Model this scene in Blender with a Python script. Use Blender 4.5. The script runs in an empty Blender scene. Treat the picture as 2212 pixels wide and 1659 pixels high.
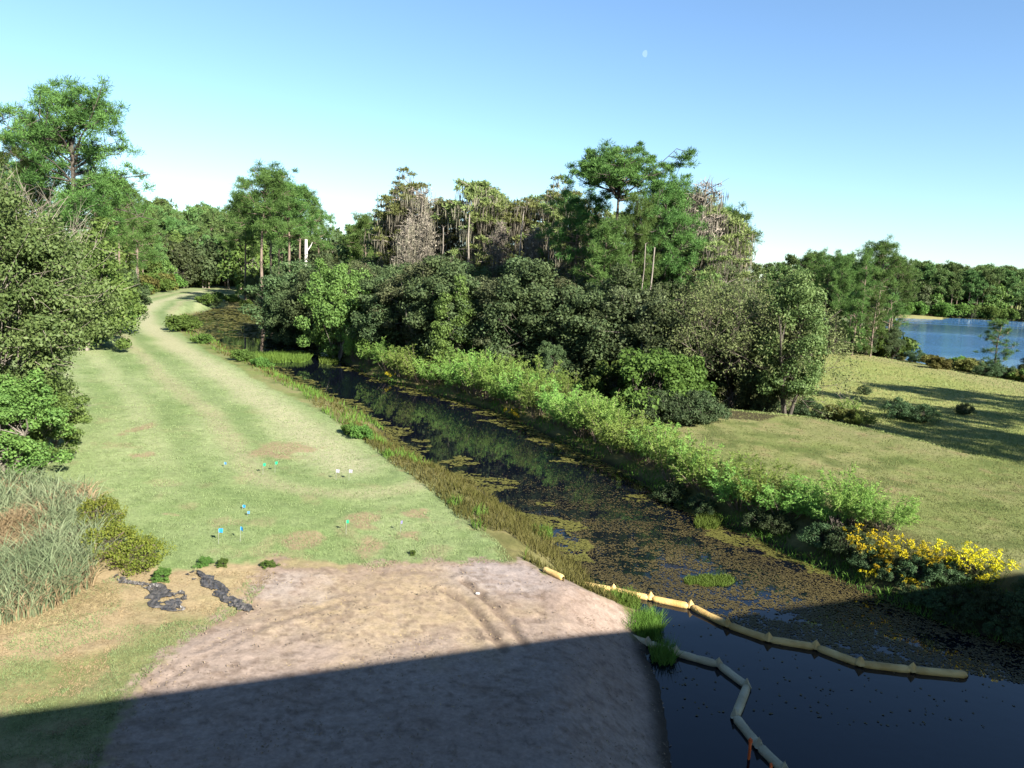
import bpy, math, random
import numpy as np
from math import radians, cos, sin, tan, atan, pi

sc = bpy.context.scene
# ------------------------------------------------------------------ camera, sky, sun, exposure
F = 1640.0; CAMH = 7.5; ROLL = radians(3.0); PITCH = atan(236.5 / F)
cd = bpy.data.cameras.new('camera'); cam = bpy.data.objects.new('camera', cd)
sc.collection.objects.link(cam); sc.camera = cam
cd.sensor_width = 36; cd.lens = 36 * F / 2212; cd.clip_start = 0.05; cd.clip_end = 6000
from mathutils import Matrix, Vector
cam.matrix_world = (Matrix.Translation((0, 0, CAMH)) @ Matrix.Rotation(radians(90) - PITCH, 4, 'X')
                    @ Matrix.Rotation(ROLL, 4, 'Z'))
SUN_EL = 29.5; SUN_AZ = 142.0          # degrees; azimuth clockwise from +Y
w = bpy.data.worlds.new('World'); sc.world = w; w.use_nodes = True
nt = w.node_tree; nt.nodes.clear()
sky = nt.nodes.new('ShaderNodeTexSky'); sky.sky_type = 'NISHITA'; sky.sun_disc = False
sky.sun_elevation = radians(SUN_EL); sky.sun_rotation = radians(SUN_AZ)
sky.altitude = 10; sky.air_density = 1.0; sky.dust_density = 0.25; sky.ozone_density = 1.3
bg = nt.nodes.new('ShaderNodeBackground'); bg.inputs[1].default_value = 0.05
wo = nt.nodes.new('ShaderNodeOutputWorld')
tint = nt.nodes.new('ShaderNodeMix'); tint.data_type = 'RGBA'; tint.blend_type = 'MULTIPLY'; tint.inputs[0].default_value = 1
tint.inputs[7].default_value = (0.73, 0.88, 1.02, 1); nt.links.new(sky.outputs[0], tint.inputs[6]); nt.links.new(tint.outputs[2], bg.inputs[0]); nt.links.new(bg.outputs[0], wo.inputs[0])
sd = bpy.data.lights.new('sun', 'SUN'); sun = bpy.data.objects.new('sun', sd); sc.collection.objects.link(sun)
sd.energy = 5.0; sd.angle = radians(0.53); sd.color = (1.0, 0.93, 0.82)
az = radians(SUN_AZ); el = radians(SUN_EL)
sdir = Vector((sin(az) * cos(el), cos(az) * cos(el), sin(el)))
sun.rotation_euler = sdir.to_track_quat('Z', 'Y').to_euler()
sun.location = (20, -20, 40)
sc.view_settings.view_transform = 'Standard'; sc.view_settings.look = 'None'
sc.view_settings.exposure = 2.12; sc.view_settings.gamma = 1; sc.view_settings.use_curve_mapping = False
sc.render.engine = 'CYCLES'
try:
    sc.cycles.max_bounces = 5; sc.cycles.diffuse_bounces = 2; sc.cycles.glossy_bounces = 2
    sc.cycles.transmission_bounces = 3; sc.cycles.transparent_max_bounces = 8
except Exception: pass

# ------------------------------------------------------------------ helpers
def ray(px, py):
    x = px - 1106.0; y = 829.5 - py
    xr = x * cos(ROLL) - y * sin(ROLL); yr = x * sin(ROLL) + y * cos(ROLL)
    return np.array([xr, F * cos(PITCH) + yr * sin(PITCH), -F * sin(PITCH) + yr * cos(PITCH)])
def G(px, py, z=0.0):
    d = ray(px, py); t = (z - CAMH) / d[2]; return (d[0] * t, d[1] * t)
def ptat(px, py, Y):
    d = ray(px, py); t = Y / d[1]; return (d[0] * t, Y, CAMH + d[2] * t)
def GH(px, py):
    z = 0.0
    for _ in range(14):
        x, y = G(px, py, z); z = 0.5 * z + 0.5 * float(height(np.array([x]), np.array([y]))[0])
    x, y = G(px, py, z)
    return (x, y, z)
def hgt(x, y): return float(height(np.array([float(x)]), np.array([float(y)]))[0])

def hsh(i, j, s):
    v = np.sin(i * 127.1 + j * 311.7 + s * 74.7) * 43758.5453
    return v - np.floor(v)
def vn(x, y, s=0):
    i = np.floor(x); j = np.floor(y); fx = x - i; fy = y - j
    fx = fx * fx * (3 - 2 * fx); fy = fy * fy * (3 - 2 * fy)
    a = hsh(i, j, s); b = hsh(i + 1, j, s); c = hsh(i, j + 1, s); d = hsh(i + 1, j + 1, s)
    return (a * (1 - fx) + b * fx) * (1 - fy) + (c * (1 - fx) + d * fx) * fy
def fbm(x, y, s=0, o=4):
    r = 0; a = 0.5
    for k in range(o):
        r = r + a * vn(x * 2 ** k + 17 * k, y * 2 ** k - 9 * k, s + k); a *= 0.5
    return r / (1 - 0.5 ** o)
def ss(a, b, x):
    t = np.clip((x - a) / (b - a), 0, 1); return t * t * (3 - 2 * t)
def segdist(x, y, P, closed=False):
    d = np.full(x.shape, 1e9)
    n = len(P)
    for k in range(n if closed else n - 1):
        ax, ay = P[k]; bx, by = P[(k + 1) % n]; dx, dy = bx - ax, by - ay
        t = np.clip(((x - ax) * dx + (y - ay) * dy) / (dx * dx + dy * dy + 1e-9), 0, 1)
        d = np.minimum(d, (x - ax - t * dx) ** 2 + (y - ay - t * dy) ** 2)
    return np.sqrt(d)
def inside(x, y, P):
    c = np.zeros(x.shape, bool); n = len(P)
    for k in range(n):
        ax, ay = P[k]; bx, by = P[(k + 1) % n]
        if ay == by: continue
        m = ((ay > y) != (by > y)) & (x < (bx - ax) * (y - ay) / (by - ay) + ax)
        c ^= m
    return c
def psd(x, y, P):                     # negative inside
    d = segdist(x, y, P, True); return np.where(inside(x, y, P), -d, d)

def tag(o, label=None, cat=None, group=None, kind=None):
    if label: o['label'] = label
    if cat: o['category'] = cat
    if group: o['group'] = group
    if kind: o['kind'] = kind
    return o
COL = sc.collection
def link(name, me, parent=None, loc=None):
    o = bpy.data.objects.new(name, me); COL.objects.link(o)
    if parent: o.parent = parent
    if loc is not None: o.location = loc
    return o
def npmesh(name, V, Fc, mats, smooth=False, midx=None):
    V = np.asarray(V, np.float32).reshape(-1, 3); Fc = np.asarray(Fc, np.int32)
    k = Fc.shape[1]; n = Fc.shape[0]
    me = bpy.data.meshes.new(name)
    me.vertices.add(len(V)); me.vertices.foreach_set('co', V.ravel())
    me.loops.add(n * k); me.loops.foreach_set('vertex_index', Fc.ravel())
    me.polygons.add(n); me.polygons.foreach_set('loop_start', np.arange(0, n * k, k, dtype=np.int32))
    me.polygons.foreach_set('loop_total', np.full(n, k, np.int32))
    if midx is not None: me.polygons.foreach_set('material_index', np.asarray(midx, np.int32))
    me.polygons.foreach_set('use_smooth', np.full(n, smooth))
    for m in (mats if isinstance(mats, (list, tuple)) else [mats]): me.materials.append(m)
    me.update(); me.validate(); return me
def unit(a): return a / (np.linalg.norm(a, axis=-1, keepdims=True) + 1e-9)

# ------------------------------------------------------------------ materials
def newmat(name):
    m = bpy.data.materials.new(name); m.use_nodes = True; n = m.node_tree.nodes; n.clear()
    return m, n, m.node_tree.links
def leafmat(name, c0, c1, c2=None, trans=0.3, rough=0.65, spec=0.12, K=0.84):
    c0 = tuple(v * K for v in c0); c1 = tuple(v * K for v in c1); c2 = tuple(v * K for v in c2) if c2 else None
    m, n, l = newmat(name)
    g = n.new('ShaderNodeNewGeometry'); oi = n.new('ShaderNodeObjectInfo')
    r = n.new('ShaderNodeValToRGB'); r.color_ramp.elements[0].color = (*c0, 1); r.color_ramp.elements[1].color = (*c1, 1)
    if c2: e = r.color_ramp.elements.new(0.93); e.color = (*c1, 1); r.color_ramp.elements[-1].color = (*c2, 1)
    tc = n.new('ShaderNodeTexCoord'); no = n.new('ShaderNodeTexNoise'); no.inputs['Scale'].default_value = 0.45; no.inputs['Detail'].default_value = 3
    l.new(tc.outputs['Object'], no.inputs['Vector'])
    ma = n.new('ShaderNodeMath'); ma.operation = 'MULTIPLY_ADD'; ma.inputs[1].default_value = 0.5
    mb = n.new('ShaderNodeMath'); mb.operation = 'MULTIPLY_ADD'; mb.inputs[1].default_value = 1.3; mb.inputs[2].default_value = -0.42
    l.new(no.outputs[0], mb.inputs[0]); l.new(g.outputs['Random Per Island'], ma.inputs[0]); l.new(mb.outputs[0], ma.inputs[2])
    l.new(ma.outputs[0], r.inputs[0])
    hs = n.new('ShaderNodeHueSaturation')
    mh = n.new('ShaderNodeMapRange'); mh.inputs['To Min'].default_value = 0.472; mh.inputs['To Max'].default_value = 0.520
    mv = n.new('ShaderNodeMapRange'); mv.inputs['To Min'].default_value = 0.70; mv.inputs['To Max'].default_value = 1.38
    l.new(oi.outputs['Random'], mh.inputs[0]); l.new(oi.outputs['Random'], mv.inputs[0])
    l.new(mh.outputs[0], hs.inputs['Hue']); l.new(mv.outputs[0], hs.inputs['Value']); l.new(r.outputs[0], hs.inputs['Color'])
    p = n.new('ShaderNodeBsdfPrincipled'); p.inputs['Roughness'].default_value = rough
    p.inputs['Specular IOR Level'].default_value = spec
    l.new(hs.outputs[0], p.inputs['Base Color'])
    t = n.new('ShaderNodeBsdfTranslucent'); l.new(hs.outputs[0], t.inputs[0])
    mx = n.new('ShaderNodeMixShader'); mx.inputs[0].default_value = trans
    l.new(p.outputs[0], mx.inputs[1]); l.new(t.outputs[0], mx.inputs[2])
    o = n.new('ShaderNodeOutputMaterial'); l.new(mx.outputs[0], o.inputs[0]); return m
def simplemat(name, c0, c1, scale=4, rough=0.8, bump=0.2, stretch=(1, 1, 1), bscale=None, spec=0.3, K=0.55):
    c0 = tuple(v * K for v in c0); c1 = tuple(v * K for v in c1)
    m, n, l = newmat(name)
    tc = n.new('ShaderNodeTexCoord'); mp = n.new('ShaderNodeMapping'); mp.inputs['Scale'].default_value = stretch
    no = n.new('ShaderNodeTexNoise'); no.inputs['Scale'].default_value = scale; no.inputs['Detail'].default_value = 6
    r = n.new('ShaderNodeValToRGB'); r.color_ramp.elements[0].position = 0.3; r.color_ramp.elements[1].position = 0.7
    r.color_ramp.elements[0].color = (*c0, 1); r.color_ramp.elements[1].color = (*c1, 1)
    l.new(tc.outputs['Object'], mp.inputs[0]); l.new(mp.outputs[0], no.inputs['Vector']); l.new(no.outputs[0], r.inputs[0])
    p = n.new('ShaderNodeBsdfPrincipled'); p.inputs['Roughness'].default_value = rough; p.inputs['Specular IOR Level'].default_value = spec
    l.new(r.outputs[0], p.inputs['Base Color'])
    nb = n.new('ShaderNodeTexNoise'); nb.inputs['Scale'].default_value = bscale or scale * 3; nb.inputs['Detail'].default_value = 5
    l.new(mp.outputs[0], nb.inputs['Vector'])
    b = n.new('ShaderNodeBump'); b.inputs['Strength'].default_value = bump; b.inputs['Distance'].default_value = 0.05
    l.new(nb.outputs[0], b.inputs['Height']); l.new(b.outputs[0], p.inputs['Normal'])
    o = n.new('ShaderNodeOutputMaterial'); l.new(p.outputs[0], o.inputs[0]); return m

M = {}
M['pine'] = leafmat('pine_needles', (0.040, 0.090, 0.024), (0.11, 0.20, 0.048), (0.17, 0.17, 0.06), 0.3)
M['pine_far'] = leafmat('far_pine_needles', (0.045, 0.090, 0.030), (0.12, 0.19, 0.055), None, 0.25)
M['oak'] = leafmat('dark_oak_leaves', (0.026, 0.050, 0.020), (0.085, 0.118, 0.045), (0.11, 0.12, 0.045), 0.25, 0.65, 0.15, K=0.82)
M['greyoak'] = leafmat('grey_green_oak_leaves', (0.045, 0.062, 0.030), (0.115, 0.135, 0.062), (0.19, 0.18, 0.09), 0.25, 0.65, 0.12, 0.78)
M['maple'] = leafmat('light_green_leaves', (0.055, 0.105, 0.025), (0.13, 0.20, 0.045), (0.22, 0.22, 0.07), 0.38, 0.6, 0.2)
M['bay'] = leafmat('glossy_grey_green_leaves', (0.045, 0.080, 0.022), (0.120, 0.165, 0.052), (0.30, 0.28, 0.16), 0.32, 0.6, 0.2, K=0.92)
M['cypress'] = leafmat('olive_cypress_leaves', (0.10, 0.14, 0.045), (0.21, 0.245, 0.085), (0.25, 0.21, 0.08), 0.35)
M['moss'] = leafmat('grey_moss', (0.11, 0.105, 0.078), (0.215, 0.20, 0.15), None, 0.3, 0.9, 0.1)
M['twig'] = leafmat('grey_twigs', (0.13, 0.115, 0.092), (0.27, 0.235, 0.19), None, 0.05, 0.9, 0.1)
M['fennel'] = leafmat('feathery_fennel', (0.088, 0.168, 0.036), (0.18, 0.27, 0.06), (0.26, 0.24, 0.08), 0.45, 0.7, 0.15, K=1.15)
M['willow'] = leafmat('willow_leaves', (0.085, 0.125, 0.045), (0.18, 0.22, 0.085), (0.30, 0.28, 0.16), 0.35)
M['vine'] = leafmat('vine_leaves', (0.045, 0.095, 0.020), (0.105, 0.185, 0.038), (0.16, 0.19, 0.06), 0.4)
M['bluebush'] = leafmat('grey_blue_bush_leaves', (0.035, 0.070, 0.028), (0.085, 0.13, 0.055), None, 0.25, K=0.7)
M['yellowleaf'] = leafmat('yellow_green_leaves', (0.08, 0.15, 0.02), (0.24, 0.28, 0.05), (0.5, 0.36, 0.06), 0.4)
M['goldflower'] = leafmat('goldenrod_flowers', (0.75, 0.62, 0.02), (0.98, 0.86, 0.05), None, 0.3, 0.7, 0.1, K=0.5)
M['reed'] = leafmat('blue_green_reed', (0.13, 0.22, 0.10), (0.36, 0.45, 0.26), (0.58, 0.55, 0.34), 0.4, K=0.72)
M['dryreed'] = leafmat('dry_reed', (0.32, 0.24, 0.12), (0.56, 0.46, 0.27), None, 0.3, 0.8, 0.1, K=0.5)
M['weed'] = leafmat('bank_weed', (0.11, 0.14, 0.03), (0.27, 0.27, 0.085), (0.34, 0.24, 0.15), 0.35, 0.8, 0.1, K=0.5)
M['greenweed'] = leafmat('bright_green_weed', (0.09, 0.18, 0.025), (0.2, 0.33, 0.05), None, 0.4, 0.7, 0.2, K=0.5)
M['lawn'] = leafmat('lawn_blade', (0.19, 0.27, 0.105), (0.34, 0.42, 0.19), (0.46, 0.40, 0.24), 0.3, 0.8, 0.15, K=0.5)
M['field'] = leafmat('field_blade', (0.17, 0.22, 0.07), (0.31, 0.33, 0.13), (0.40, 0.34, 0.18), 0.3, 0.8, 0.1, K=0.5)
M['straw'] = leafmat('straw_bits', (0.36, 0.26, 0.12), (0.55, 0.43, 0.24), (0.12, 0.08, 0.05), 0.1, 0.9, 0.1, K=0.5)
M['algae'] = leafmat('brown_floating_weed', (0.062, 0.048, 0.018), (0.135, 0.105, 0.036), (0.15, 0.15, 0.042), 0.1, 0.6, 0.3, K=0.5)
M['mat'] = leafmat('olive_weed_mat', (0.12, 0.12, 0.025), (0.21, 0.21, 0.05), (0.17, 0.25, 0.05), 0.2, 0.7, 0.2, K=0.5)
M['bark'] = simplemat('pine_bark', (0.14, 0.10, 0.075), (0.34, 0.27, 0.21), 3, 0.95, 0.6, (3, 3, .6))
M['palebark'] = simplemat('pale_bark', (0.17, 0.15, 0.12), (0.36, 0.32, 0.27), 3, 0.9, 0.5, (3, 3, .5))
M['darkbark'] = simplemat('dark_bark', (0.05, 0.042, 0.034), (0.15, 0.13, 0.105), 3, 0.95, 0.6, (3, 3, .6))
M['whitewood'] = simplemat('bleached_wood', (0.6, 0.56, 0.52), (0.85, 0.82, 0.78), 3, 0.8, 0.4, (3, 3, .4))

# ------------------------------------------------------------------ layout of water and land (world metres)
LE = [(1450, 1659), (1438, 1560), (1425, 1480), (1395, 1415), (1400, 1385), (1425, 1365), (1400, 1325), (1340, 1300), (1275, 1268), (1255, 1232), (1215, 1196),
      (1170, 1150), (1120, 1112), (1075, 1090), (1030, 1050), (965, 1030), (930, 1000), (880, 985), (850, 955), (822, 925), (775, 888), (735, 868),
      (690, 850), (640, 826), (605, 806), (567, 793), (532, 772), (482, 748), (460, 729), (425, 708), (409, 694), (428, 678), (460, 668), (500, 664)]
RE = [(560, 676), (600, 692), (640, 708), (668, 728), (690, 752), (715, 772), (760, 792), (800, 812), (850, 828), (930, 850), (1010, 872), (1080, 893), (1130, 915),
      (1190, 945), (1250, 972), (1330, 1012), (1400, 1050), (1480, 1095), (1560, 1130), (1650, 1172), (1740, 1215), (1800, 1240), (1880, 1280),
      (1990, 1325), (2100, 1365), (2212, 1400)]
CAN = [G(*p, -1) for p in LE] + [G(*p, -1) for p in RE]
CAN = [(5, -60), (4.0, 0), (3.4, 8)] + CAN + [(24, 12), (45, -5), (70, -60)]
LAKE = [G(*p, -1) for p in [(1700, 712), (1800, 738), (1870, 757), (1930, 772), (2000, 786), (2100, 800), (2212, 820), (2500, 880)]]
LAKE += [(220, 60), (480, 150), (480, 330)] + [G(*p, -1) for p in [(2212, 699), (2100, 693), (1960, 688), (1860, 684), (1700, 688)]]
CREST = [G(*p, 0.45) for p in [(1500, 885), (1560, 890), (1760, 908), (1880, 932), (2000, 962), (2212, 1012)]]
CREST = [(CREST[0][0] - 8, CREST[0][1] + 6)] + CREST + [(CREST[-1][0] + 25, CREST[-1][1] - 18), (90, -20)]
cx_ = np.array([p[0] for p in CREST]); cy_ = np.array([p[1] for p in CREST])
LAWN = [G(*p, 0) for p in [(1115, 1212), (1075, 1165), (1000, 1112), (935, 1055), (860, 1008), (815, 968), (760, 925), (690, 885), (610, 848), (535, 808), (458, 762), (414, 738),
        (376, 707), (372, 690), (396, 672), (427, 662), (490, 652), (560, 630), (520, 616), (450, 614), (370, 620), (300, 630), (250, 642), (100, 690)]] + [(-60, 60), (-40, 28)] + \
       [G(*p, 0) for p in [(-120, 1010), (-120, 1080), (150, 1120), (235, 1190), (340, 1225), (430, 1228), (600, 1200), (800, 1222), (900, 1212), (1000, 1215)]]
DIRT = [G(*p, 0) for p in [(600, 1192), (640, 1215), (760, 1222), (880, 1205), (1000, 1208), (1120, 1208), (1190, 1232)]] + [(2.0, 18.9), (3.4, 17.9), (4.4, 15.5), (4.9, 8), (6, -40), (-40, -40)] + \
       [G(*p, 0) for p in [(200, 2200), (240, 1560), (290, 1460), (350, 1400), (430, 1350), (520, 1300), (545, 1240)]]
PATCH = [(650, 1165, 45, 20), (800, 1175, 28, 30), (790, 1118, 48, 16), (610, 972, 60, 24), (290, 932, 14, 22), (372, 1112, 16, 5), (885, 1105, 25, 9), (300, 985, 20, 6), (870, 1150, 20, 8)]
DRAG = [[(960, 1270), (1010, 1300), (1050, 1345), (1085, 1400)], [(1000, 1250), (1060, 1300), (1100, 1340), (1130, 1385)],
        [(430, 1400), (520, 1360), (620, 1330), (760, 1290)], [(310, 1490), (430, 1420), (560, 1355)], [(1110, 1240), (1170, 1290), (1230, 1330)]]
TRACK = [G(*p, 0) for p in [(520, 622), (430, 630), (345, 650), (310, 672), (318, 700), (370, 742), (470, 806), (600, 885), (690, 945), (760, 1010)]]

def height(x, y):
    x = np.asarray(x, float); y = np.asarray(y, float)
    sdc = psd(x, y, CAN)
    yc = np.interp(x, cx_, cy_); dc = (y - yc) * 0.8
    right = ss(4, 11, x)
    berm = np.where(dc < 0, 0.45 - 0.30 * ss(0, 14, -dc), 0.45 - 0.95 * ss(0, 5.5, dc))
    nz = (fbm(x * 0.13, y * 0.13, 3) - 0.5) * 0.25 + (fbm(x * 0.9, y * 0.9, 8, 3) - 0.5) * 0.05
    base = nz * np.where(y < 120, 1, 1.5) + right * berm
    base = base * ss(-30, 0, y) + 0
    sl = psd(x, y, LAKE)
    base = base * (1 - 0.2 * ss(60, 120, y))
    wd = np.where(y < 35, 2.3, 3.0)
    h = -1.0 + (base + 1.0) * ss(-0.1, 1, sdc / wd)
    h = np.where(sdc < 0, -1.0 - np.minimum(0.9, -sdc * 0.5) - 0.02, np.maximum(h, -0.995))
    h2 = -1.0 + (h + 1.0) * ss(-0.05, 1, sl / 9.0)
    h = np.where(sl < 0, -1.0 - np.minimum(1.5, -sl * 0.3) - 0.02, np.where(sl < 9, np.maximum(h2, -0.995), h))
    # wheel ruts and dug lumps in the bare soil
    return h

# ------------------------------------------------------------------ ground sheet
def groundcolor(x, y):
    n1 = fbm(x * 0.35, y * 0.35, 1); n2 = fbm(x * 1.7, y * 1.7, 5); n3 = fbm(x * 6, y * 6, 9, 3); n0 = fbm(x * 0.06, y * 0.06, 12)
    wx = x + (n2 - 0.5) * 0.9; wy = y + (fbm(x * 1.7 + 40, y * 1.7, 6) - 0.5) * 0.9
    def A(c): return np.array(c, float)[None, :] * np.ones((x.size, 1))
    def mix(a, b, t): t = np.clip(t, 0, 1)[:, None]; return a * (1 - t) + b * t
    sdc = psd(x, y, CAN); sl = psd(x, y, LAKE); sw = psd(wx, wy, LAWN); sdd = psd(wx, wy, DIRT)
    # rough field / default
    c = mix(A((0.185, 0.225, 0.070)), A((0.265, 0.262, 0.115)), ss(.3, .72, n1) * .8 + (n2 - .5))
    c = mix(c, A((0.29, 0.20, 0.11)), ss(.60, .78, n2) * .4)
    c = mix(c, A((0.085, 0.125, 0.03)), ss(.52, .7, fbm(x * .8, y * .8, 77)) * .7)
    # lower field beyond the berm
    yc = np.interp(x, cx_, cy_); bey = ss(0, 3, y - yc) * ss(8, 14, x)
    fc = mix(A((0.23, 0.27, 0.07)), A((0.34, 0.33, 0.12)), n1 * 1.3 - .3 + (n2 - .5))
    c = mix(c, fc, bey)
    # forest floor in the wood
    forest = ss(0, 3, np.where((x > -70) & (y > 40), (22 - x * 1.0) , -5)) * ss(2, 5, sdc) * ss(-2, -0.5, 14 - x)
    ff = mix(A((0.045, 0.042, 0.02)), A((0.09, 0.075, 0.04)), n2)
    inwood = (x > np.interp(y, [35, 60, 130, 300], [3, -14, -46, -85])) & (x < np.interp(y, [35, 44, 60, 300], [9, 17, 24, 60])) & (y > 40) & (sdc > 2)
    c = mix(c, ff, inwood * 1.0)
    # left rough dry grass by the bare soil
    rough = ss(3, -1, x + 2.0) * ss(22, 18, y)
    rc = mix(A((0.41, 0.32, 0.185)), A((0.20, 0.235, 0.085)), ss(.42, .62, n1) * .75 + (n2 - .5) * .8)
    c = mix(c, rc, np.where(x < 3, rough, 0))
    # lawn
    d = sdc
    stripe = 0.5 + 0.5 * np.sin(d * 2.0 + 2.0 * n0 * 3 + 0.7 * n1)
    lc = mix(A((0.205, 0.285, 0.105)), A((0.345, 0.400, 0.195)), 0.30 + 0.50 * (stripe - .25) * ss(20, 34, y) + (n1 - .5) * 1.1 + (n2 - .5) * .5 + .1 * ss(20, 60, y))
    lc = mix(lc, A((0.12, 0.18, 0.055)), ss(.55, .75, fbm(x * 2.6, y * 2.6, 31)) * .45)
    lc = mix(lc, A((0.34, 0.27, 0.16)), ss(.60, .78, fbm(x * 1.1, y * .9, 55)) * .45 * ss(60, 20, y))
    dt = segdist(x + (n1 - .5) * 1.2, y, TRACK)
    lc = mix(lc, A((0.44, 0.43, 0.26)), ss(1.7, .2, dt) * .85)
    lc = mix(lc, A((0.40, 0.36, 0.22)), ss(.9, .1, abs(dt - 3.4)) * .55)
    lc = mix(lc, A((0.15, 0.22, 0.08)), ss(.8, .1, abs(dt - 2.2)) * .45)
    lc = mix(lc, A((0.16, 0.23, 0.085)), ss(.7, .1, abs(dt - 5.2)) * .4)
    lc = mix(lc, A((0.40, 0.42, 0.23)), ss(.8, .1, abs(dt - 6.3)) * .4 * ss(20, 30, y))
    c = mix(c, lc, ss(.15, -.25, sw))
    for (px, py, a, b) in PATCH:
        gx, gy = G(px, py); rx = a / F * gy; ry = b * gy * gy / (CAMH * F)
        q = np.sqrt(((wx - gx) / rx) ** 2 + ((wy - gy) / ry) ** 2)
        c = mix(c, mix(A((0.40, 0.28, 0.19)), A((0.30, 0.235, 0.13)), n3), ss(1.15, .65, q + (n2 - .5) * 1.6) * .8)
    # bank strip under the weeds
    bank = ss(2.9, 2.3, sdc + (n2 - .5)) * ss(.0, .2, sw + .3) * ss(.2, .6, sdd + .5)
    c = mix(c, mix(A((0.14, 0.14, 0.045)), A((0.24, 0.21, 0.09)), n2 * 1.6 - .3), bank * .85 * (x < 20))
    # bare soil
    dc_ = mix(A((0.345, 0.265, 0.215)), A((0.39, 0.31, 0.255)), ss(.35, .7, n1) + (n2 - .5) * .2)
    gx, gy = G(840, 1300)
    st = ss(1.35, .5, np.sqrt(((wx - gx) / 3.1) ** 2 + ((wy - gy) / 2.3) ** 2) + (n2 - .5) * .8)
    dc_ = mix(dc_, A((0.46, 0.36, 0.21)), st * (.45 + .6 * (n3 - .3)))
    gx, gy = G(610, 1262)
    dc_ = mix(dc_, A((0.48, 0.41, 0.36)), ss(1.3, .3, np.sqrt(((wx - gx) / 1.5) ** 2 + ((wy - gy) / .9) ** 2) + (n2 - .5)) * .7)
    gx, gy = G(1085, 1240)
    dc_ = mix(dc_, A((0.41, 0.36, 0.345)), ss(1.6, .4, np.sqrt(((wx - gx) / 1.3) ** 2 + ((wy - gy) / 1.2) ** 2) + (n2 - .5)) * .7)
    dc_ = mix(dc_, A((0.27, 0.19, 0.14)), ss(.62, .74, fbm(x * 2.3, y * 4.5, 91)) * .4)
    dc_ = mix(dc_, A((0.20, 0.145, 0.11)), ss(.62, .74, fbm(x * 5, y * 9, 93, 3)) * .6)
    ct, s_ = cos(.55), sin(.55); u = (x * ct + y * s_); v = (-x * s_ + y * ct)
    dc_ = mix(dc_, A((0.25, 0.19, 0.15)), ss(.66, .76, fbm(u * .8, v * 7, 95, 3)) * .55)
    for k, L in enumerate(DRAG):
        P = [G(*p) for p in L]; q = segdist(x + (n2 - .5) * .35, y + (n3 - .5) * .2, P)
        dc_ = mix(dc_, A((0.21, 0.155, 0.115)), ss(.16 + .07 * n3, .03, q) * (.75 if k < 2 else .2))
    rim = ss(-.5, -.1, sdd) * (n3 * .9)
    dc_ = mix(dc_, A((0.27, 0.19, 0.115)), rim)
    c = mix(c, dc_, ss(.16, -.16, sdd + (n3 - .5) * .8 + (n2 - .5) * 1.2))
    # painted shade on the right bank, then wet edge and beds
    c = mix(c, A((0.09, 0.09, 0.04)), ss(3.2, 2.0, sdc) * ss(0, 4, x - .33 * y) * (y < 30) * .8)  # right bank's shade put into the soil colour
    c = mix(c, A((0.035, 0.03, 0.02)), ss(.5, .05, sdc) * .9)
    sh = ss(14, 9, sl)
    c = mix(c, mix(A((0.22, 0.22, 0.08)), A((0.36, 0.33, 0.15)), n2 + (y > 150) * .3), sh * .9)
    c = mix(c, A((0.03, 0.035, 0.03)), ss(.3, -.3, sl))
    return np.clip(c * 0.53, 0.006, 0.9)

def build_ground():
    th = np.concatenate([np.linspace(-180, -48, 34)[:-1], np.linspace(-48, 48, 520), np.linspace(48, 180, 34)[1:-1]])
    r = np.concatenate([[0.5, 2, 4, 6, 7.5], np.geomspace(8.5, 60, 300), np.geomspace(61, 330, 130), [400, 520, 700, 1000, 1600, 2600]])
    T, R = np.meshgrid(np.radians(th), r)
    X = R * np.sin(T); Y = R * np.cos(T); nr, na = X.shape
    x = X.ravel(); y = Y.ravel(); z = height(x, y)
    sdd = psd(x, y, DIRT)
    z = z + np.where(sdd < 0, (fbm(x * 1.1, y * 1.1, 21) - .5) * .04 + (fbm(x * 7, y * 7, 22, 3) - .5) * .035, 0)
    for k, L in enumerate(DRAG):
        P = [G(*p) for p in L]; q = segdist(x, y, P); z = z + (1 if k < 2 else .35) * (-.05 * np.exp(-(q / .09) ** 2) + .03 * np.exp(-((q - .2) / .08) ** 2))
    z = z + np.where(z > -.9, (fbm(x * 3.2, y * 3.2, 41, 3) - .5) * np.where(sdd < 0, .012, .045), 0)
    i = np.arange(nr - 1)[:, None] * na + np.arange(na)[None, :]
    j = np.arange(nr - 1)[:, None] * na + (np.arange(na)[None, :] + 1) % na
    Fc = np.stack([i, j, j + na, i + na], -1).reshape(-1, 4)[:, ::-1]
    me = npmesh('ground', np.stack([x, y, z], 1), Fc, M['ground'], True)
    c = groundcolor(x, y)
    at = me.color_attributes.new('soil', 'FLOAT_COLOR', 'POINT')
    at.data.foreach_set('color', np.concatenate([c, np.ones((len(c), 1))], 1).astype(np.float32).ravel())
    tag(link('ground', me), 'mown grass, sandy soil and rough field', None, None, 'structure')
m, n, l = newmat('ground_surface')
at = n.new('ShaderNodeAttribute'); at.attribute_name = 'soil'
tc = n.new('ShaderNodeTexCoord')
n1 = n.new('ShaderNodeTexNoise'); n1.inputs['Scale'].default_value = 14; n1.inputs['Detail'].default_value = 8; n1.inputs['Roughness'].default_value = .7
n2 = n.new('ShaderNodeTexNoise'); n2.inputs['Scale'].default_value = 4.5; n2.inputs['Detail'].default_value = 8; n2.inputs['Roughness'].default_value = .7
l.new(tc.outputs['Object'], n1.inputs['Vector']); l.new(tc.outputs['Object'], n2.inputs['Vector'])
ad = n.new('ShaderNodeMath'); ad.operation = 'ADD'; l.new(n1.outputs[0], ad.inputs[0]); l.new(n2.outputs[0], ad.inputs[1])
mr = n.new('ShaderNodeMapRange'); mr.inputs['From Min'].default_value = .7; mr.inputs['From Max'].default_value = 1.3
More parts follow.
